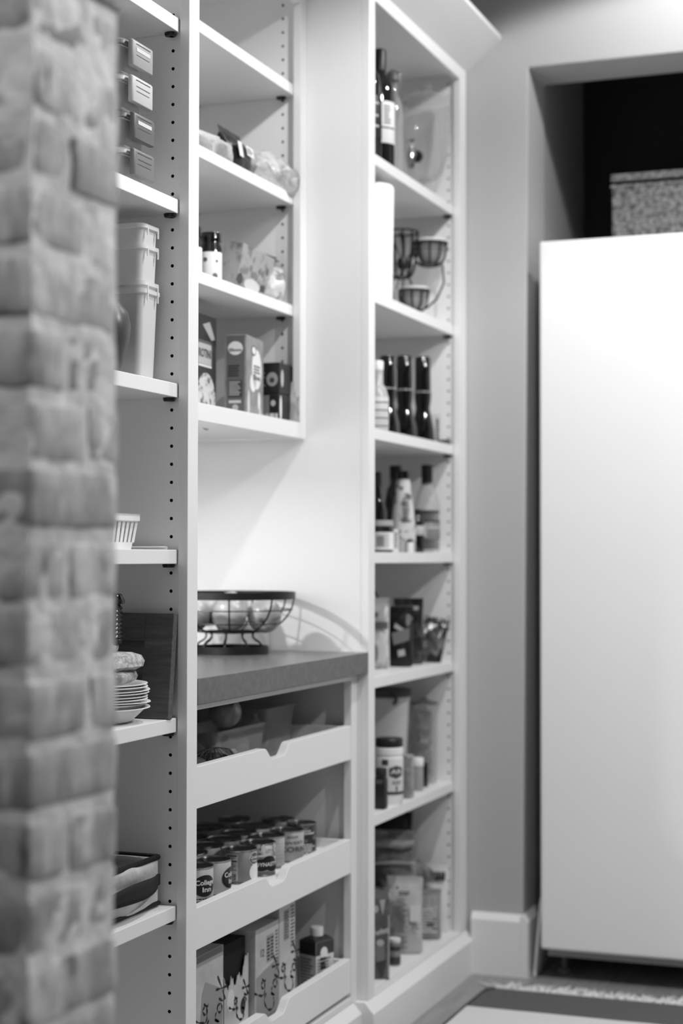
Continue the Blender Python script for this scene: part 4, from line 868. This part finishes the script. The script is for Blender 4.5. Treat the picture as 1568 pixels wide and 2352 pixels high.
# paper towel and the tiered stand
z = 1.7375
t = thing('paper_towel_roll', 'white paper towel roll standing at the left of the second shelf', 'paper towel', (-1.378, 3.868, z), (0, 0, 0))
obj('roll', MB().lathe([(.018, .002), (.050, 0), (.0535, .003), (.0575, .272), (.054, .277), (.020, .277), (.018, .274), (.018, .002)], 48), G('paper towel', .95, .9, bump=(120, .25, .001)), t, smooth=True)
obj('core', MB().lathe([(.0178, .001), (.0178, .2765), (.0165, .2765), (.0165, .001), (.0178, .001)], 24), G('card core', .55, .9), t, smooth=True)
t = thing('tiered_stand', 'black wire stand with two tiers of holders and a coiled hub', 'stand', (-1.395, 4.205, z))
def wbowl(c, r_, h_, nm, nr=10):
    o = obj(nm, MB().tube([(c[0] + r_ * math.cos(2 * PI * i / 40), c[1] + r_ * math.sin(2 * PI * i / 40), c[2] + h_) for i in range(40)], .0028, 6, closed=True), BLACKW, t, smooth=True)
    obj('base_wire', MB().tube([(c[0] + r_ * .45 * math.cos(2 * PI * i / 30), c[1] + r_ * .45 * math.sin(2 * PI * i / 30), c[2]) for i in range(30)], .0026, 6, closed=True), BLACKW, o, smooth=True)
    for k in range(nr):
        a = 2 * PI * k / nr; pts = [(c[0] + math.cos(a) * r_ * (.45 + .55 * math.sin(PI / 2 * q / 6)), c[1] + math.sin(a) * r_ * (.45 + .55 * math.sin(PI / 2 * q / 6)), c[2] + h_ * (1 - math.cos(PI / 2 * q / 6))) for q in range(7)]
        obj('basket_wire', MB().tube(pts, .0026, 5), BLACKW, o, smooth=True)
    return o
U = (.038, .073, .150); L_ = (.015, .010, .022); K = (-.028, .030, .115)
wbowl(U, .047, .058, 'upper_holder'); wbowl(L_, .040, .052, 'lower_holder', 9); wbowl(K, .046, .12, 'rear_holder', 11)
obj('upright', MB().tube([(.070, .085, .150), (.078, .070, .10), (.066, .045, .055), (.045, .02, .028)], .0028, 8), BLACKW, t, smooth=True)
obj('upright', MB().tube([(-.025, .0, .0), (-.012, .0, .10), (-.020, .02, .20), (-.03, .03, .235)], .0028, 8), BLACKW, t, smooth=True)
obj('hub', MB().lathe([(0, -.016), (.013, -.013), (.017, 0), (.013, .013), (0, .016)], 20, (-.010, -.006, .145)), BLACKW, t, smooth=True)
obj('hub_wire', MB().tube([(-.03, .0, .08), (-.010, -.006, .145), (.012, .0, .09)], .0026, 6).tube([(-.035, .0, .20), (-.010, -.006, .145), (.020, .03, .200)], .0026, 6), BLACKW, t, smooth=True)
obj('foot_ring', MB().tube([(.005 + .05 * math.cos(2 * PI * i / 40), .012 + .05 * math.sin(2 * PI * i / 40), .0025) for i in range(40)], .0024, 6, closed=True), BLACKW, t, smooth=True)
obj('strut', MB().tube([(.015, .010, .022), (.03, .0, .003)], .0022, 6).tube([(.015, .010, .022), (-.03, .02, .003)], .0022, 6), BLACKW, t, smooth=True)
CER = G('banded ceramic', .58, .3, coat=.3)
for nm, c, r_, h_ in (('pale ceramic bowl in the upper wire holder', U, .0435, .064), ('pale ceramic bowl in the lower wire holder', L_, .0370, .057)):
    b = thing('ceramic_bowl', nm, 'bowl', (-1.395 + c[0], 4.205 + c[1], z + c[2] + .003), 0, 'ceramic bowls in the wire stand')
    obj('bowl', MB().lathe([(0, 0), (r_ * .42, 0), (r_ * .62, h_ * .12), (r_ * .88, h_ * .5), (r_, h_), (r_ * .94, h_), (r_ * .80, h_ * .5), (r_ * .5, h_ * .18), (0, h_ * .12)], 36), CER, b, smooth=True)
    obj('white_rim', MB().lathe([(r_ * .86, h_ * .86), (r_ * .965 + .0012, h_ * .86), (r_ + .0012, h_ * 1.0), (r_ * .93, h_ * 1.012)], 36), G('white glaze', .95, .25), b, smooth=True)
    for f in (.54, .68): obj('painted_band', MB().lathe([(r_ * (.87 + .13 * (f - .5) / .5) + .0011, h_ * f), (r_ * (.87 + .13 * (f + .05 - .5) / .5) + .0011, h_ * (f + .05))], 36), G('band grey', .42, .3), b, smooth=True)
# third shelf: glossy grinders
z = 1.4165
t = bottle('sauce_bottle', 'pale labelled narrow bottle at the left end of the third shelf', (-1.358, 3.868, z), [(0, 0), (.0245, 0), (.0255, .004), (.0255, .085), (.019, .108), (.0125, .116), (.0125, .155)], G('pale bottle', .70, .25), [(.013, .150), (.0135, .170), (.011, .173), (0, .173)], PLASTW, (.0260, .008, .084), G('checked label', .80, .5))
mp = cyl_map(.0262, AZ, 0)
for k in range(4): patch(t, mp, -.030, .030, .012 + .019 * k, .015 + .019 * k, INKG, name='printed_stripe')
for k, (x, y) in enumerate(((-1.374, 3.985), (-1.374, 4.118), (-1.376, 4.276))):
    t = bottle('glossy_grinder', 'glossy black waisted grinder, %s of three on the third shelf' % ('left', 'middle', 'right')[k], (x, y, z), [(0, 0), (.029, 0), (.0305, .004), (.0285, .030), (.0205, .066), (.0175, .080), (.0205, .098), (.0215, .118)], BLACKG, [(.0195, .118), (.0200, .119), (.0195, .196), (.017, .200), (0, .200)], BLACKG, None, PAPER, 'black grinders on the third shelf', 'grinder', 'grinder_head'); t.scale = (1.02 + .03 * k, 1.02 + .03 * k, .99 + .075 * k)
    obj('collar', MB().lathe([(.0218, .116), (.0226, .1175), (.0218, .1195)], 28), CHROME, t, smooth=True)
t = carton('slim_packet', 'slim pale packet with dark side print, right of the grinders', 'packet', (-1.362, 4.335, z), R(40), .030, .012, .082, LGREY, None, 'packet')
lines(t, face('F', .030, .012), .001, .012, .010, .070, 8, INK, 21, fill=.7)
t = thing('flat_tin', 'flat dark tin lying at the right end of the third shelf', 'tin', (-1.352, 4.326, z - .0)); 
t.location = (-1.340, 4.350, z); obj('tin', MB().loft([(.014, .016, .003, 0), (.015, .0175, .003, .002), (.015, .0175, .003, .010), (.014, .016, .003, .012)], 4), DGREY, t, smooth=True)
# fourth shelf
z = 1.1265
t = bottle('tall_bottle', 'tall dark bottle at the left end of the fourth shelf', (-1.405, 3.995, z), [(0, 0), (.024, 0), (.025, .004), (.025, .10), (.018, .13), (.0115, .15), (.011, .19)], BLACKG, [(.0118, .165), (.0120, .200), (0, .202)], BLACK, (.0253, .02, .07), DGREY, 'bottles on the fourth shelf')
t = jar('small squat jar with a bar code label, front of the fourth shelf', (-1.372, 3.942, z), .0275, .078, G('pale jar lid', .66, .4), PAPER, None, .9)
mp = cyl_map(.0282, R(-70), 0); patch(t, mp, -.022, .016, .010, .046, G('faint label', .74, .5), h=.0004); bars(t, mp, -.016, .004, .014, .040, INK, 4)
t = carton('small_white_box', 'small white box standing beside the squat jar', 'box', (-1.372, 4.035, z), R(20), .019, .019, .058, PAPER); lines(t, face('F', .019, .019), -.008, .008, .01, .05, 6, INKG, 2)
t = bottle('curvy_bottle', 'curvy bottle with a long pale label and black cap', (-1.366, 4.085, z), [(0, 0), (.030, 0), (.0315, .004), (.0315, .06), (.026, .11), (.0195, .155), (.017, .185)], G('pale bottle', .70, .25), [(.0165, .184), (.0175, .186), (.0165, .206), (0, .208)], BLACKG, None, PAPER, 'bottles on the fourth shelf')
obj('paper_label', MB().lathe([(.0316, .030), (.0320, .06), (.0265, .11), (.0200, .155), (.0178, .180)], 32), G('mottled label', .80, .4, noise=(40, .34), ramp=(.54, .62)), t, smooth=True)
lines(t, cyl_map(.0282, R(-56), 0), -.009, .009, .075, .140, 7, INKG, 23, fill=.7, h=.0045)
for k, (x, y) in enumerate(((-1.330, 4.035), )):
    t = bottle('spice_vial', 'tiny pale spice vial in front of the curvy bottle', (-1.338, 4.055, z), [(0, 0), (.0075, 0), (.008, .002), (.008, .022), (.006, .026)], PAPER, [(.0072, .026), (.0072, .033), (0, .034)], DGREY)
t = bottle('vinegar_bottle', 'bottle with black cap standing behind the curvy bottle', (-1.424, 4.195, z), [(0, 0), (.028, 0), (.029, .004), (.029, .13), (.022, .165), (.0145, .18), (.0145, .195)], G('dark filled glass', .13, .08, coat=.5), [(.0155, .192), (.016, .226), (0, .228)], BLACK, None, PAPER, 'bottles on the fourth shelf')
t = bottle('short_bottle', 'short dark bottle just left of the glass liquor bottle', (-1.372, 4.215, z), [(0, 0), (.018, 0), (.019, .003), (.019, .075), (.013, .09), (.011, .098)], BLACKG, [(.012, .096), (.012, .112), (0, .113)], BLACK, (.0193, .045, .07), LGREY)
t = bottle('liquor_bottle', 'glass bottle with black capsule neck and banded label', (-1.368, 4.288, z), [(0, .005), (.032, .002), (.0345, .006), (.0345, .125), (.028, .155), (.016, .178), (.0135, .195), (.0135, .228), (.0115, .228), (.0115, .196), (.014, .177), (.026, .153), (.0325, .123), (.0325, .008), (0, .008)], GLASS, [(.0142, .180), (.0150, .185), (.0145, .232), (0, .234)], BLACK, (.0348, .035, .082), G('liquor label', .52, .4), None, 'bottle', 'capsule')
obj('dark_content', MB().lathe([(0, .0085), (.032, .0085), (.032, .112), (0, .112)], 28), G('dark syrup', .22, .1), t, smooth=True)
mp = cyl_map(.0350, R(-66), 0)
for yy in (.105, .080, .063): patch(t, mp, -.025, .04, yy, yy + .005, LGREY if yy < .07 else DGREY, h=.0005, name='printed_band')
patch(t, mp, -.020, -.004, .040, .076, LGREY, h=.0006)
# fifth shelf: bags
z = .8355
t = pouch('coffee_bag', 'pale bag with a grey band at the left end of the fifth shelf', 'bag', (-1.412, 4.02, z), R(14), .062, .045, .176, PRINTL, 41, 'bags on the fifth shelf'); patch(t, plane_map((0, -.0245, 0), (1, 0, 0), (0, 0, 1)), -.026, .028, .100, .118, INKG, h=.002)
mp = plane_map((0, -.024, 0), (1, 0, 0), (0, 0, 1)); oval(t, mp, -.008, .135, .012, .008, INKG, h=.002); oval(t, mp, -.012, .04, .016, .028, G('berry print', .48, .5), h=.003); oval(t, mp, -.010, .05, .007, .010, DGREY, h=.0034)
t = pouch('coffee_bag', 'black bag with a pale slanted label, second on the fifth shelf', 'bag', (-1.386, 4.125, z), R(6), .066, .050, .152, BLACKF, 43, 'bags on the fifth shelf')
mp = plane_map((0, -.028, 0), (1, .0, 0), (0, 0, 1)); shape(t, mp, [(-.012, .055), (.028, .068), (.030, .100), (-.018, .086)], MGREY, h=.001); shape(t, mp, [(.000, .026), (.018, .030), (.016, .046), (-.002, .042)], LGREY, h=.001); shape(t, mp, [(-.012, .10), (.018, .085), (.020, .092), (-.008, .112)], LGREY, h=.0005)
t = pouch('coffee_bag', 'dark bag with folded top and pale front, behind the black one', 'bag', (-1.396, 4.225, z), (R(6), 0, R(10)), .078, .045, .172, PRINTD, 47, 'bags on the fifth shelf')
mp = plane_map((0, -.026, 0), (1, 0, 0), (0, 0, 1)); shape(t, mp, [(-.030, .085), (.006, .085), (.002, .135), (-.032, .135)], MGREY, h=.002); patch(t, mp, -.034, .030, .146, .156, LGREY, h=.001)
t = pouch('foil_bag', 'crumpled shiny foil bag at the right end of the fifth shelf', 'bag', (-1.374, 4.316, z + .002), (R(-4), R(12), R(10)), .070, .050, .118, FOIL, 51, 'bags on the fifth shelf', wr=.010)
t = thing('bag_tie', 'dark strap sticking up behind the pale bag', 'strap', (-1.432, 4.085, z)); obj('strap', MB().tube([(0, 0, 0), (.004, 0, .15), (-.002, -.002, .178), (-.012, -.004, .196), (-.017, -.006, .204)], .0028, 6), BLACK, t, smooth=True)
# sixth shelf
z = .5155
t = thing('food_bucket', 'large frosted bucket with a dark clamped lid at the back of the sixth shelf', 'bucket', (-1.465, 4.21, z))
obj('bucket', MB().lathe([(0, .002), (.056, 0), (.060, .004), (.070, .225), (.073, .226), (.073, .238), (.068, .238), (.058, .006), (0, .006)], 40), FROST, t, smooth=True); obj('lid', MB().lathe([(.074, .236), (.077, .238), (.077, .252), (.070, .256), (0, .256)], 40), DGREY, t, smooth=True)
obj('clamp', MB().tube([(.048, -.060, .252), (.058, -.064, .243), (.060, -.066, .228), (.052, -.060, .222)], .005, 8), DGREY, t, smooth=True)
t = thing('glass_canister', 'tall glass canister holding a wrapped pack, right end of the sixth shelf', 'canister', (-1.387, 4.325, z))
obj('glass', MB().lathe([(0, .004), (.030, 0), (.034, .004), (.034, .203), (.036, .207), (.032, .207), (.032, .007), (0, .009)], 36), GLASS, t, smooth=True)
obj('lid', MB().lathe([(.0365, .2075), (.0365, .214), (.012, .218), (.006, .226), (0, .227)], 32), G('smoky lid', .40, .2, alpha=.7), t, smooth=True)
pouch('wrapped_candy', 'grey wrapped pack standing inside the glass canister', 'pack', (-1.387, 4.325, z + .0095), R(20), .044, .030, .180, PRINTM, 61, seal=False)
t = thing('spice_jar', 'small black spice jar at the front left of the sixth shelf', 'jar', (-1.339, 3.838, z))
obj('body', MB().loft([(.012, .012, .003, 0), (.013, .013, .003, .002), (.013, .013, .003, .070), (.0115, .0115, .004, .074), (.0115, .0115, .004, .078)], 4), BLACK, t, smooth=True); obj('cap', MB().lathe([(.0132, .0785), (.0135, .080), (.0135, .094), (.012, .0965), (0, .0965)], 20), G('matt black cap', .13, .6), t, smooth=True)
lines(t, face('F', .026, .026), -.010, .010, .060, .070, 2, MGREY, 2)
t = bottle('protein_jar', 'round white jar with a black lid and a hexagon badge', (-1.352, 3.935, z), [(0, 0), (.032, 0), (.034, .004), (.034, .112), (.032, .116), (.032, .118), (.0345, .120), (.0345, .134), (.031, .137)], PLASTW, [(.032, .1375), (.0335, .139), (.0335, .155), (.031, .158), (0, .158)], BLACK, None, PAPER, None, 'jar', 'lid')
obj('paper_label', MB().lathe([(.0342, .022), (.0345, .023), (.0345, .109), (.0342, .110)], 36), G('jar label', .84, .45), t, smooth=True)
mp = cyl_map(.0347, R(-62), 0); shape(t, mp, [(-.006, .070), (.012, .062), (.032, .070), (.032, .088), (.012, .094), (-.006, .088)], G('hex badge', .30, .4), h=.0006); text(t, 'AR', mp, .013, .079, .014, PAPER, h=.0010, width=.030)
patch(t, mp, -.040, .040, .024, .031, DGREY, h=.0005); patch(t, mp, -.024, -.008, .095, .109, DGREY, h=.0005); lines(t, mp, .002, .030, .048, .058, 2, INKG, 6, h=.0007); patch(t, mp, .011, .016, .033, .045, INKG, h=.0007)
bottle('glass_jar', 'clear glass jar of dried herbs beside the white jar', (-1.338, 4.035, z), [(0, .003), (.015, 0), (.0165, .003), (.0165, .085), (.0145, .092), (.0145, .098), (.0125, .098), (.0125, .091), (.0150, .084), (.0150, .005), (0, .005)], GLASS, [(.0150, .0985), (.0155, .0995), (.0155, .106), (0, .107)], G('pale jar lid', .66, .4), None, PAPER, None, 'jar', 'lid')
tag_ = bpy.data.objects['glass_jar']; obj('herbs', MB().lathe([(0, .0055), (.0148, .0055), (.0148, .070), (0, .074)], 20), G('dried herbs', .42, .9, noise=(70, .62), bump=(90, .8, .003)), tag_)
bottle('salt_shaker', 'grey shaker with a white cap between the herb jar and the slim black bottle', (-1.356, 4.172, z), [(0, 0), (.0135, 0), (.0145, .003), (.0145, .058), (.0125, .062)], G('grey shaker', .60, .4), [(.0150, .062), (.0155, .063), (.0155, .082), (.014, .084), (0, .084)], PLASTW, None, PAPER, None, 'shaker')
bottle('vanilla_bottle', 'slim black bottle just right of the grey shaker', (-1.362, 4.245, z), [(0, 0), (.0095, 0), (.0105, .003), (.0105, .056), (.008, .064)], BLACKG, [(.0085, .064), (.0085, .080), (0, .081)], G('mid cap', .45, .4))
carton('small_block', 'small grey block lying behind the shaker', 'box', (-1.415, 4.195, z), R(10), .05, .03, .088, MGREY)
# bottom shelf
z = .1185
t = carton('cake_mix_box', 'dark cake mix box with pale lettering at the front left', 'box', (-1.348, 3.857, z), R(22), .040, .100, .190, G('dark cake card', .30, .45, noise=(20, .42)), 'boxes on the bottom shelf of the tower')
mp = face('F', .040, .100); text(t, 'Funfetti', mp, 0, .112, .018, PAPER, rot=14, h=.0008, width=.036); oval(t, mp, -.003, .062, .011, .030, MGREY); shape(t, mp, [(-.013, .040), (.013, .046), (.005, .006), (-.003, .004)], DGREY, h=.0006); oval(t, mp, -.012, .165, .006, .009, LGREY); shape(t, mp, [(-.004, .186), (.010, .188), (.004, .150)], LGREY); patch(t, mp, .0165, .0195, .004, .150, LGREY); oval(t, mp, -.002, .086, .009, .008, LGREY, h=.0006)
t = bottle('sprinkle_jar', 'tiny clear jar with a white lid, front of the bottom shelf', (-1.345, 3.957, z), [(0, 0), (.0130, 0), (.0140, .003), (.0140, .052), (.0125, .056)], G('half clear jar', .62, .1, trans=.3), [(.0140, .056), (.0145, .057), (.0145, .065), (0, .066)], PLASTW, None, PAPER, None, 'jar', 'lid')
for a_, b_ in ((.004, .022), (.036, .048)): obj('printed_band', MB().lathe([(.01420, a_), (.01435, a_ + .0005), (.01435, b_ - .0005), (.0142, b_)], 24), DGREY, t, smooth=True)
t = pouch('stand_up_pouch', 'tall pale stand-up pouch with long columns of small print', 'pouch', (-1.362, 4.085, z), R(12), .092, .046, .192, G('pale pouch film', .74, .35, bump=(16, .4, .006)), 63, 'pouches on the bottom shelf')
mp = plane_map((0, -.0262, 0), (1, 0, 0), (0, 0, 1)); lines(t, mp, -.034, .010, .055, .135, 17, INK, 4, h=.001); lines(t, mp, -.028, .012, .012, .048, 7, INK, 9, h=.001); lines(t, mp, -.012, .016, .148, .160, 2, BLACK, 2, fill=.7, h=.001)
patch(t, mp, .016, .042, .085, .125, PAPER, h=.0006); lines(t, mp, .020, .040, .064, .078, 2, INKG, 3, h=.001); oval(t, mp, -.016, .168, .003, .003, INK, h=.001)
t = pouch('snack_pouch', 'grey snack bag with printed lines, right of the stand-up pouch', 'pouch', (-1.352, 4.258, z), R(14), .062, .046, .130, G('grey pouch film', .58, .3, bump=(22, .5, .006)), 67, 'pouches on the bottom shelf', wr=.006)
mp = plane_map((0, -.0242, 0), (1, 0, 0), (0, 0, 1)); lines(t, mp, -.020, .022, .020, .085, 8, PAPER, 4, h=.001); lines(t, mp, -.006, .022, .036, .05, 2, INK, 5, h=.0016)
t = pouch('snack_pouch', 'pale upright pouch with tall dark letters at the right end', 'pouch', (-1.356, 4.340, z), R(18), .060, .026, .182, G('white pouch film', .90, .35, bump=(16, .4, .006)), 71, 'pouches on the bottom shelf', wr=.003)
mp = plane_map((0, -.0142, 0), (1, 0, 0), (0, 0, 1)); lines(t, mp, -.016, .028, .138, .164, 1, BLACK, 35, fill=.9, h=.001)
t = carton('crate_box', 'dark plain carton at the back of the bottom shelf', 'box', (-1.480, 4.245, z), R(90), .24, .15, .135, DGREY, 'boxes on the bottom shelf of the tower')
t = pouch('bean_bag', 'glossy pillow bag of beans lying across the top of the pouches', 'bag', (-1.374, 4.218, z + .158), (R(-74), R(-4), R(50)), .122, .074, .105, G('glossy bean bag', .48, .16, noise=(60, .26), ramp=(.46, .6), coat=.8, bump=(24, .6, .006)), 73, 'bags on the bottom shelf', wr=.006)
t = pouch('brown_bag', 'large mid grey paper bag with a rolled top at the back', 'bag', (-1.425, 4.20, z + .1355), R(14), .115, .075, .150, G('kraft paper', .40, .7, noise=(16, .58), bump=(14, .8, .008)), 79, 'bags on the bottom shelf', wr=.008)
obj('rolled_top', MB().tube([(-.050, -.030, .118), (-.02, -.036, .122), (.02, -.035, .119), (.050, -.028, .124)], [.008, .011, .011, .008], 10), G('kraft fold', .66, .6), t, smooth=True)
obj('fold_band', MB().tube([(-.052, -.036, .070), (0, -.042, .074), (.052, -.034, .072)], [.003, .006, .003], 8), G('kraft fold', .66, .6), t, smooth=True)
t = pouch('dark_sack', 'black crumpled sack at the very back of the bottom shelf', 'bag', (-1.502, 4.305, z + .1355), R(20), .17, .085, .178, BLACKF, 83, 'bags on the bottom shelf', wr=.014, seal=False)
t = jar('tall jar with a white lid behind the cake mix box', (-1.400, 3.948, z), .031, .175, PLASTW, G('mottled jar label', .30, .4, noise=(30, .82), ramp=(.5, .56)))
pouch('mottled_bag', 'mottled grey bag tucked behind the left edge of the pale pouch', 'bag', (-1.428, 4.050, z), R(10), .09, .05, .165, PRINTM, 89, 'bags on the bottom shelf', seal=False, wr=.010)
